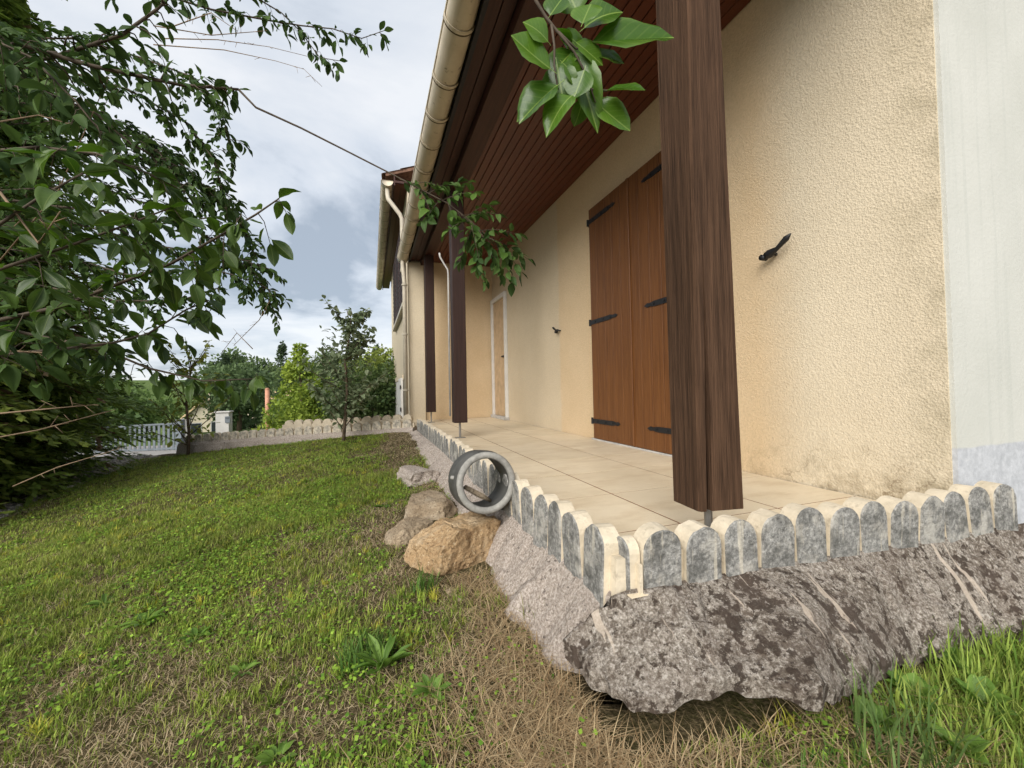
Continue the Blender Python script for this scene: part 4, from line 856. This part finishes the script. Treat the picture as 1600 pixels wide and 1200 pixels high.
c4 = crown_mesh('crown', 7000, (2.3, 2.3, 2.1), .24, (.05, .085, .035), (.14, .20, .08), 46, 'ball', 4)
tree('round_tree', (-7.9, 30), c4, 2.1, 2.0, .16, 'round dark green tree right of the small cream house')
c5 = crown_mesh('crown', 6000, (2.8, 2.6, 1.7), .24, (.075, .13, .04), (.20, .29, .08), 44, 'ball', 5)
tree('round_tree', (-13.4, 27), c5, 1.5, 1.3, .14, 'broad mid-green bush behind the grey gate')
tree('round_tree', (-15.5, 30), c5, 2.0, 1.3, .14, 'second broad bush far behind the hedge conifers', rotz=2.1, scale=1.1)
c6 = crown_mesh('crown', 4500, (2.0, 2.0, 2.2), .30, (.05, .015, .022), (.12, .035, .05), 40, 'ball', 6)
tree('red_leaved_tree', (-5.5, 49), c6, 4.0, 3.0, .2, 'dark red leaved tree between conifer and fruit tree')
c7 = crown_mesh('crown', 3600, (3.2, 3.2, 3.6), .5, (.05, .085, .035), (.15, .205, .075), 40, 'ball', 7)
c8 = crown_mesh('crown', 3200, (2.0, 2.0, 4.6), .45, (.035, .06, .032), (.09, .13, .06), 60, 'cone', 8)
c9 = crown_mesh('crown', 3600, (3.6, 3.2, 3.0), .5, (.09, .14, .04), (.23, .29, .10), 40, 'ball', 9)
fr = random.Random(5)
kinds = [(c7, 'dark rounded tree', 3.6), (c8, 'dark pointed conifer', 4.2), (c9, 'pale rounded tree', 3.0)]
spots = [(-21, 62, 2, 1.0), (-15, 60, 0, 1.0), (-9.5, 58, 2, .9), (-4.5, 57, 0, 1.0), (-1.0, 60, 2, 1.0), (-12, 66, 1, .9), (-7, 68, 1, .95), (-18, 80, 1, 1.1), (-26, 88, 2, 1.5), (-22, 95, 1, 1.3), (-14, 92, 0, 1.5), (-8, 90, 2, 1.4), (-2, 92, 0, 1.5), (-36, 125, 1, 1.8), (-28, 130, 0, 2.0), (-19, 128, 2, 2.0), (-10, 130, 1, 1.8), (-2, 132, 0, 2.0), (-42, 150, 0, 2.4), (-15, 155, 0, 2.4), (2, 160, 1, 2.2), (-30, 165, 1, 2.4)]
for i, (x, y_, k, s) in enumerate(spots):
    me, nm, cz = kinds[k]
    tree('distant_tree', (x, y_), me, cz * s * .9, cz * s, .2 * s, nm + {0: ' in the wooded skyline, right behind the small cream house', 1: ' in the nearest rank of the skyline, behind the round dark tree', 2: ' in the nearest rank of the skyline, above the terracotta pole', 3: ' in the nearest rank of the skyline, left of the red leaved tree', 4: ' in the nearest rank of the skyline, right of the red leaved tree'}.get(i, ' in the farther ranks of the wooded skyline'), 'tree', 'distant trees: ' + nm, s * fr.uniform(.9, 1.08), fr.uniform(0, 6))
def far_house(loc, w, d, h, rh, ang, label, zb):
    root = empty('distant_house', (*loc, zb), label, 'house'); Rm = Matrix.Translation((*loc, zb)) @ Matrix.Rotation(ang, 4, 'Z')
    tv = lambda L_: [Rm @ Vector(v) for v in L_]
    mk('wall', tv([(-w / 2, -d / 2, -3), (w / 2, -d / 2, -3), (w / 2, d / 2, -3), (-w / 2, d / 2, -3), (-w / 2, -d / 2, h), (w / 2, -d / 2, h), (w / 2, d / 2, h), (-w / 2, d / 2, h), (0, -d / 2, h + rh * .93), (0, d / 2, h + rh * .93)]),
       [(0, 1, 5, 8, 4), (2, 3, 7, 9, 6), (1, 2, 6, 5), (3, 0, 4, 7), (0, 3, 2, 1)], M['bhwall'], root)
    e = .35; rf = mk('roof', tv([(-w / 2 - e, -d / 2 - e, h - .15), (0, -d / 2 - e, h + rh), (w / 2 + e, -d / 2 - e, h - .15), (-w / 2 - e, d / 2 + e, h - .15), (0, d / 2 + e, h + rh), (w / 2 + e, d / 2 + e, h - .15),
        (-w / 2 - e, -d / 2 - e, h - .02), (0, -d / 2 - e, h + rh + .15), (w / 2 + e, -d / 2 - e, h - .02), (-w / 2 - e, d / 2 + e, h - .02), (0, d / 2 + e, h + rh + .15), (w / 2 + e, d / 2 + e, h - .02)]),
        [(0, 1, 4, 3), (1, 2, 5, 4), (6, 9, 10, 7), (7, 10, 11, 8), (0, 6, 7, 1), (1, 7, 8, 2), (3, 4, 10, 9), (4, 5, 11, 10), (0, 3, 9, 6), (2, 8, 11, 5)], M['bhroof'], root)
    mk('chimney', tv([(.3, -.3, h + rh * .5), (.9, -.3, h + rh * .5), (.9, .3, h + rh * .5), (.3, .3, h + rh * .5), (.3, -.3, h + rh + .8), (.9, -.3, h + rh + .8), (.9, .3, h + rh + .8), (.3, .3, h + rh + .8)]), [(4, 5, 6, 7), (0, 1, 5, 4), (1, 2, 6, 5), (2, 3, 7, 6), (3, 0, 4, 7)], M['bhwall'], rf)
    for cx, cz_, ww, hh in ((w * .24, .9, .8, 1.8), (-w * .22, 1.2, 1.0, 1.1)):
        wd_ = mk('window', tv([(cx - ww / 2 - .08, -d / 2 - .03, cz_ - hh / 2 - .08), (cx + ww / 2 + .08, -d / 2 - .03, cz_ - hh / 2 - .08), (cx + ww / 2 + .08, -d / 2 - .03, cz_ + hh / 2 + .08), (cx - ww / 2 - .08, -d / 2 - .03, cz_ + hh / 2 + .08)]), [(0, 1, 2, 3)], M['whitepaint'], root)
        mk('pane', tv([(cx - ww / 2, -d / 2 - .05, cz_ - hh / 2), (cx + ww / 2, -d / 2 - .05, cz_ - hh / 2), (cx + ww / 2, -d / 2 - .05, cz_ + hh / 2), (cx - ww / 2, -d / 2 - .05, cz_ + hh / 2)]), [(0, 1, 2, 3)], M['glass'], wd_)
    return root
far_house((-17.2, 53.2), 3.9, 5, 2.0, 2.2, .32, 'small cream gabled house seen past the gate', -4.3)
far_house((-14.0, 76), 7, 7, 3.4, 2.2, .9, 'distant cream house with tan roof among the trees', gh(-14, 76) + .2)

# ------------------------------------------------------------------ gravel along the hedge (stuff)
n = 9000; gxp = rng.uniform(-4.1, -2.75, n); gyp = rng.uniform(3.2, 8.2, n)
keep = gxp < -3.0 + .2 * vn(gxp, gyp, 2.2, 21) - .03 * (gyp - 4); gxp = gxp[keep]; gyp = gyp[keep]; n = len(gxp)
ico = np.array([(0, 0, 1), (1, 0, 0), (0, 1, 0), (-1, 0, 0), (0, -1, 0), (0, 0, -.6)]); icf = np.array([(0, 1, 2), (0, 2, 3), (0, 3, 4), (0, 4, 1), (5, 2, 1), (5, 3, 2), (5, 4, 3), (5, 1, 4)])
sz = rng.uniform(.010, .028, n); V = ico[None] * (1 + rng.normal(0, .25, (n, 6, 3))) * sz[:, None, None] * np.array((1, 1, .7)) + np.stack([gxp, gyp, ground_h(gxp, gyp) + .004], 1)[:, None]
C = np.array((.50, .46, .41)) * rng.uniform(.5, 1.25, (n, 1)); F = (icf[None] + (np.arange(n) * 6)[:, None, None]).reshape(-1, 3)
M['stonev'] = vcol('loose_gravel', .9, .15, 0)
tag(place(bpy.data.objects.new('gravel', npmesh('gravel', V.reshape(-1, 3), F, M['stonev'], np.repeat(C, 6, 0))), None), 'pale loose gravel between the lawn and the hedge', 'gravel', None, 'stuff')

# ------------------------------------------------------------------ lawn
def blades(P, H, W, lean, C, ctip, flat=0.0):
    """5-vertex blades"""
    n = len(P); a = rng.uniform(0, 2 * math.pi, n); d = np.stack([np.cos(a), np.sin(a), np.zeros(n)], 1); s = np.stack([-np.sin(a), np.cos(a), np.zeros(n)], 1)
    up = np.array((0, 0, 1.)); l1 = (H * lean * .35)[:, None]; l2 = (H * lean)[:, None]; hz = np.sqrt(np.maximum(.04, 1 - np.minimum(lean, .98) ** 2)) * H
    m = P + d * l1 + up * (hz * .6)[:, None]; t = P + d * l2 + up * (hz * (1 - flat))[:, None]; w = (W / 2)[:, None]
    V = np.stack([P - s * w, P + s * w, m - s * w * .8, m + s * w * .8, t], 1).reshape(-1, 3); b = np.arange(n) * 5
    F = np.stack([np.stack([b, b + 1, b + 3], 1), np.stack([b, b + 3, b + 2], 1), np.stack([b + 2, b + 3, b + 4], 1)], 1).reshape(-1, 3)
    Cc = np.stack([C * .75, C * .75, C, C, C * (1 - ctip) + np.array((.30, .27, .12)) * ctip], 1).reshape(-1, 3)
    return V, F, Cc
def hidden(x, y):
    t = (x > .53) & (y > .84)
    t |= (x > .46) & (y > .70 - .05 * (x - .5)) & (y < .95)
    t |= (x > .44) & (y > .9)
    t |= ((x - .325) / .20) ** 2 + ((y - 1.70) / .17) ** 2 < 1
    t |= ((x - .30) / .17) ** 2 + ((y - 2.27) / .2) ** 2 < 1
    s = (x - .5) * .4615 + (y - 5.35) * .887; t |= s > -.11
    return t
def dryness(x, y):
    d = .55 * vn(x, y, 1.7, 11) + .35 * vn(x, y, 5.5, 12) + .2 * vn(x, y, 13, 13) - .12
    d = d + .65 * np.exp(-(((x - .42) / .30) ** 2 + ((y - .85) / .50) ** 2)) - .28 * smooth(.85, 1.35, x) - .30 * smooth(2.0, 3.2, y) * (1 - smooth(.0, .4, x))
    d = d + .35 * np.exp(-((x - .25) / .22) ** 2) * smooth(1.2, 1.8, y) + .4 * np.exp(-(((x - .1) / .4) ** 2 + ((y - 4.6) / .7) ** 2))
    d = d + .30 * smooth(-2.1, -2.7, x) + .20 * np.exp(-(((x + 1.0) / .35) ** 2 + ((y - 1.45) / .2) ** 2))
    return d
def scatter(n, x0, x1, y0, y1):
    x = rng.uniform(x0, x1, n); y = rng.uniform(y0, y1, n)
    ang = np.arctan2(x, y); k = (~hidden(x, y)) & (ang > -.74) & (x > -3.0 - .03 * (y - 4))
    return x[k], y[k]
parts = []
for (n, x0, x1, y0, y1, hs, ws) in ((170000, -1.5, 2.2, .30, 1.9, 1.0, .0022), (130000, -2.4, .5, 1.9, 3.4, 1.0, .0028), (120000, -3.1, .5, 3.4, 7.0, 1.0, .0038)):
    x, y = scatter(n, x0, x1, y0, y1); d = dryness(x, y); m = len(x)
    tuft = vn(x, y, 9, 14); u = rng.random(m)
    dry = u < smooth(.30, .88, d) * .9 + .09
    keep = rng.random(m) < np.where(dry, .75, .5 + .9 * tuft - .3 * smooth(.5, .9, d)); x, y, d, tuft, dry = x[keep], y[keep], d[keep], tuft[keep], dry[keep]; m = len(x)
    P = np.stack([x, y, ground_h(x, y) - .003], 1)
    H = np.where(dry, rng.uniform(.018, .045, m), rng.uniform(.012, .032, m) * (.6 + .9 * tuft)) * hs
    H = H * (1 + .8 * smooth(.9, 1.4, x))
    lean = np.where(dry, rng.uniform(.85, .995, m), rng.uniform(.2, .92, m))
    g = np.clip(rng.normal(.45, .25, m) + .5 * (vn(x, y, 2.6, 15) - .5), 0, 1)[:, None]
    green = np.array((.10, .15, .020)) * (1 - g) + np.array((.44, .50, .105)) * g
    s = rng.random((m, 1)); straw = np.array((.27, .19, .095)) * (1 - s) + np.array((.66, .54, .34)) * s
    yel = np.where(rng.random((m, 1)) < .12, np.array((.36, .36, .09)), green)
    C = np.where(dry[:, None], straw, yel); ct = np.where(dry, 0, rng.uniform(0, .5, m))[:, None]
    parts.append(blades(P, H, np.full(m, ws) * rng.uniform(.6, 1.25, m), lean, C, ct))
for (n, x0, x1, y0, y1, k_, hh, ww) in ((2600, -1.4, 2.0, .34, 1.9, 20, .042, .0030), (3200, -2.3, .45, 1.9, 3.6, 14, .038, .0038), (2600, -3.0, .45, 3.6, 6.9, 9, .034, .0052)):
    x, y = scatter(n, x0, x1, y0, y1); d = dryness(x, y); k = rng.random(len(x)) < .85 - .85 * smooth(.38, .78, d); x, y = x[k], y[k]; m = len(x)
    cx = np.repeat(x, k_) + rng.normal(0, .009, m * k_); cy = np.repeat(y, k_) + rng.normal(0, .009, m * k_); q = m * k_
    g = np.clip(np.repeat(rng.normal(.5, .3, m), k_) + rng.normal(0, .12, q), 0, 1)[:, None]; yl = np.repeat(rng.random(m) < .16, k_)[:, None]
    C = np.array((.075, .135, .015)) * (1 - g) + np.array((.37, .47, .07)) * g; C = np.where(yl, C * np.array((1.55, 1.15, 1.1)), C)
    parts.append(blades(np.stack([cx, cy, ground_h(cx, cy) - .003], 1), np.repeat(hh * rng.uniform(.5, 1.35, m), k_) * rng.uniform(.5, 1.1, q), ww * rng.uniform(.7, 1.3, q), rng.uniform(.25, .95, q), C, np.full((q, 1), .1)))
V = np.concatenate([p[0] for p in parts]); off = np.cumsum([0] + [len(p[0]) for p in parts[:-1]]); F = np.concatenate([p[1] + o_ for p, o_ in zip(parts, off)]); C = np.concatenate([p[2] for p in parts])
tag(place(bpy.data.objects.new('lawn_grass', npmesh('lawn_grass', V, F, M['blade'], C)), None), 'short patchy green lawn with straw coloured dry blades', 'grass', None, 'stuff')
# clover and small broad leaves
parts = []
for (n, x0, x1, y0, y1, ls) in ((52000, -1.5, 2.2, .35, 1.9, .0095), (48000, -2.4, .5, 1.9, 3.6, .011), (30000, -3.0, .5, 3.6, 6.8, .014)):
    x, y = scatter(n, x0, x1, y0, y1); d = dryness(x, y); pt = .6 * vn(x, y, 3.1, 16) + .4 * vn(x, y, 8, 17)
    k = (rng.random(len(x)) < smooth(.36, .70, pt) * (1 - .8 * smooth(.4, .75, d))); x, y = x[k], y[k]; m = len(x)
    P = np.stack([x, y, ground_h(x, y) + rng.uniform(.004, .028, m)], 1); a = rng.uniform(0, 6.28, m); D = unit(np.stack([np.cos(a), np.sin(a), rng.uniform(-.2, .5, m)], 1)); S = unit(np.cross(D, np.array((0, 0, 1.)) + rng.normal(0, .35, (m, 3))))
    g = rng.random((m, 1)); C = np.array((.08, .175, .018)) * (1 - g) + np.array((.32, .48, .06)) * g; L = ls * rng.uniform(.6, 1.5, m)
    parts.append(quads(P, D, S, L, L * .85, C))
V = np.concatenate([p[0] for p in parts]); off = np.cumsum([0] + [len(p[0]) for p in parts[:-1]]); F = np.concatenate([p[1] + o_ for p, o_ in zip(parts, off)]); C = np.concatenate([p[2] for p in parts])
tag(place(bpy.data.objects.new('clover', npmesh('clover', V, F, M['blade'], C)), None), 'low clover and small weeds spread through the lawn', 'clover', None, 'stuff')
# long dead grass before the footing
n = 4400; x = np.concatenate([rng.normal(.40, .17, n), rng.uniform(.2, 1.2, 1200), rng.normal(.36, .06, 1200)]); y = np.concatenate([rng.normal(.78, .20, n), rng.uniform(.42, .68, 1200), rng.uniform(1.0, 2.0, 1200)])
k = ~hidden(x, y) & (y > .3); x, y = x[k], y[k]; m = len(x); s = rng.random((m, 1))
V, F, C = blades(np.stack([x, y, ground_h(x, y)], 1), rng.uniform(.05, .13, m), rng.uniform(.0012, .0026, m), rng.uniform(.9, .999, m), np.array((.28, .18, .09)) * (1 - s) + np.array((.60, .46, .27)) * s, np.zeros((m, 1)))
tag(place(bpy.data.objects.new('dead_grass', npmesh('dead_grass', V, F, M['blade'], C)), None), 'long bleached dead grass matted in front of the footing', 'grass', None, 'stuff')
# single clumps and weeds
def clump(x, y, n, h, spread, label, c0=(.05, .12, .02), c1=(.15, .26, .05), w=.0045, name='grass_clump', cat_='grass clump'):
    a = rng.uniform(0, 6.28, n); r_ = spread * np.sqrt(rng.random(n)) * .35; px = x + np.cos(a) * r_; py = y + np.sin(a) * r_; g = rng.random((n, 1))
    z = gh(x, y); P = np.stack([px, py, ground_h(px, py) - .005], 1); V, F, C = blades(P, h * rng.uniform(.45, 1.1, n), w * rng.uniform(.7, 1.2, n), rng.uniform(.15, .8, n), np.array(c0) * (1 - g) + np.array(c1) * g, np.full((n, 1), .12))
    o = place(bpy.data.objects.new(name, npmesh(name, V - np.array((x, y, z)), F, M['blade'], C)), None, (x, y, z)); return tag(o, label, cat_, 'grass clumps')
clump(1.48, .60, 520, .115, .5, 'tall bright green grass clump at the right edge against the footing', (.09, .17, .02), (.34, .44, .08), .005)
clump(1.22, .53, 380, .09, .4, 'bright green grass clump in the bottom right corner', (.09, .17, .02), (.34, .42, .08), .0045)
clump(.98, .545, 90, .17, .22, 'thin grass clump with long blades before the lifted concrete edge', (.07, .13, .03), (.17, .25, .07), .0045)
clump(.80, .50, 260, .06, .3, 'short green grass clump at the bottom centre right', w=.004)
clump(.60, .50, 60, .12, .2, 'sparse grass clump in the dead grass at the bottom', w=.0035)
clump(.17, 1.50, 60, .10, .12, 'small grass clump at the foot of the ochre block', w=.0045)
clump(.46, 1.17, 40, .12, .1, 'wispy grass clump leaning on the left footing', (.12, .15, .04), (.26, .26, .08), .003)
clump(1.75, .58, 300, .10, .45, 'green grass clump behind the tall one, touching the footing', (.09, .16, .02), (.32, .42, .08), .005)
clump(-.02, 1.22, 170, .085, .2, 'dense green grass clump in the middle of the near lawn', w=.005)
def weed(x, y, n, L, label, key='weedleaf', lift=.35, wr=.42):
    z = gh(x, y) + .004; root = empty('weed', (x, y, z), label, 'weed', 'broad-leaved weeds in the grass')
    for i in range(n):
        a = 6.283 * i / n + random.uniform(-.3, .3); d = Vector((math.cos(a), math.sin(a), lift * random.uniform(.4, 1.6))).normalized(); l = L * random.uniform(.7, 1.15)
        add_leaf_object(leaf_matrix(Vector((x, y, z)) + d * .01, d, ZUP, l, l * wr * random.uniform(.8, 1.2)), root, key)
weed(.02, 1.16, 16, .08, 'dandelion-like weed rosette left of the dead grass', lift=.6, wr=.24)
weed(-.78, 1.83, 11, .065, 'pale green weed rosette at the left of the lawn', wr=.36)
weed(-1.02, 2.10, 9, .05, 'broad-leaved weed behind the pale rosette', wr=.4)
weed(-.35, 1.35, 9, .035, 'small weed rosette on the bare patch of lawn', wr=.45)
weed(1.18, .62, 12, .055, 'round-leaved green weed before the footing on the right', lift=.8, wr=.7)
weed(1.30, .55, 12, .055, 'round-leaved green weed among the grass at the right edge', lift=.9, wr=.7)
weed(-.20, 1.02, 10, .035, 'low weed rosette at the bottom of the lawn', wr=.5)
weed(.13, 1.02, 9, .045, 'small yellowish weed beside the dandelion-like rosette', lift=.6, wr=.5)
for i, (wx, wy, lab) in enumerate(((1.10, .50, 'round-leaved weed nearest the bottom right, left of the big clump'), (1.40, .66, 'round-leaved weed tucked under the footing at the right'), (1.02, .60, 'small round-leaved weed by the lifted concrete edge'), (1.58, .52, 'round-leaved weed at the far right edge of the grass'))): weed(wx, wy, 11, .045, lab, lift=.9, wr=.75)
for i, (wx, wy, lab) in enumerate(((-.55, 1.62, 'broad-leaved weed just right of the pale rosette'), (.06, 2.5, 'dark leafy weed next to the tan stones'))): weed(wx, wy, 9, .045, lab, 'weedleaf', .5, .42)
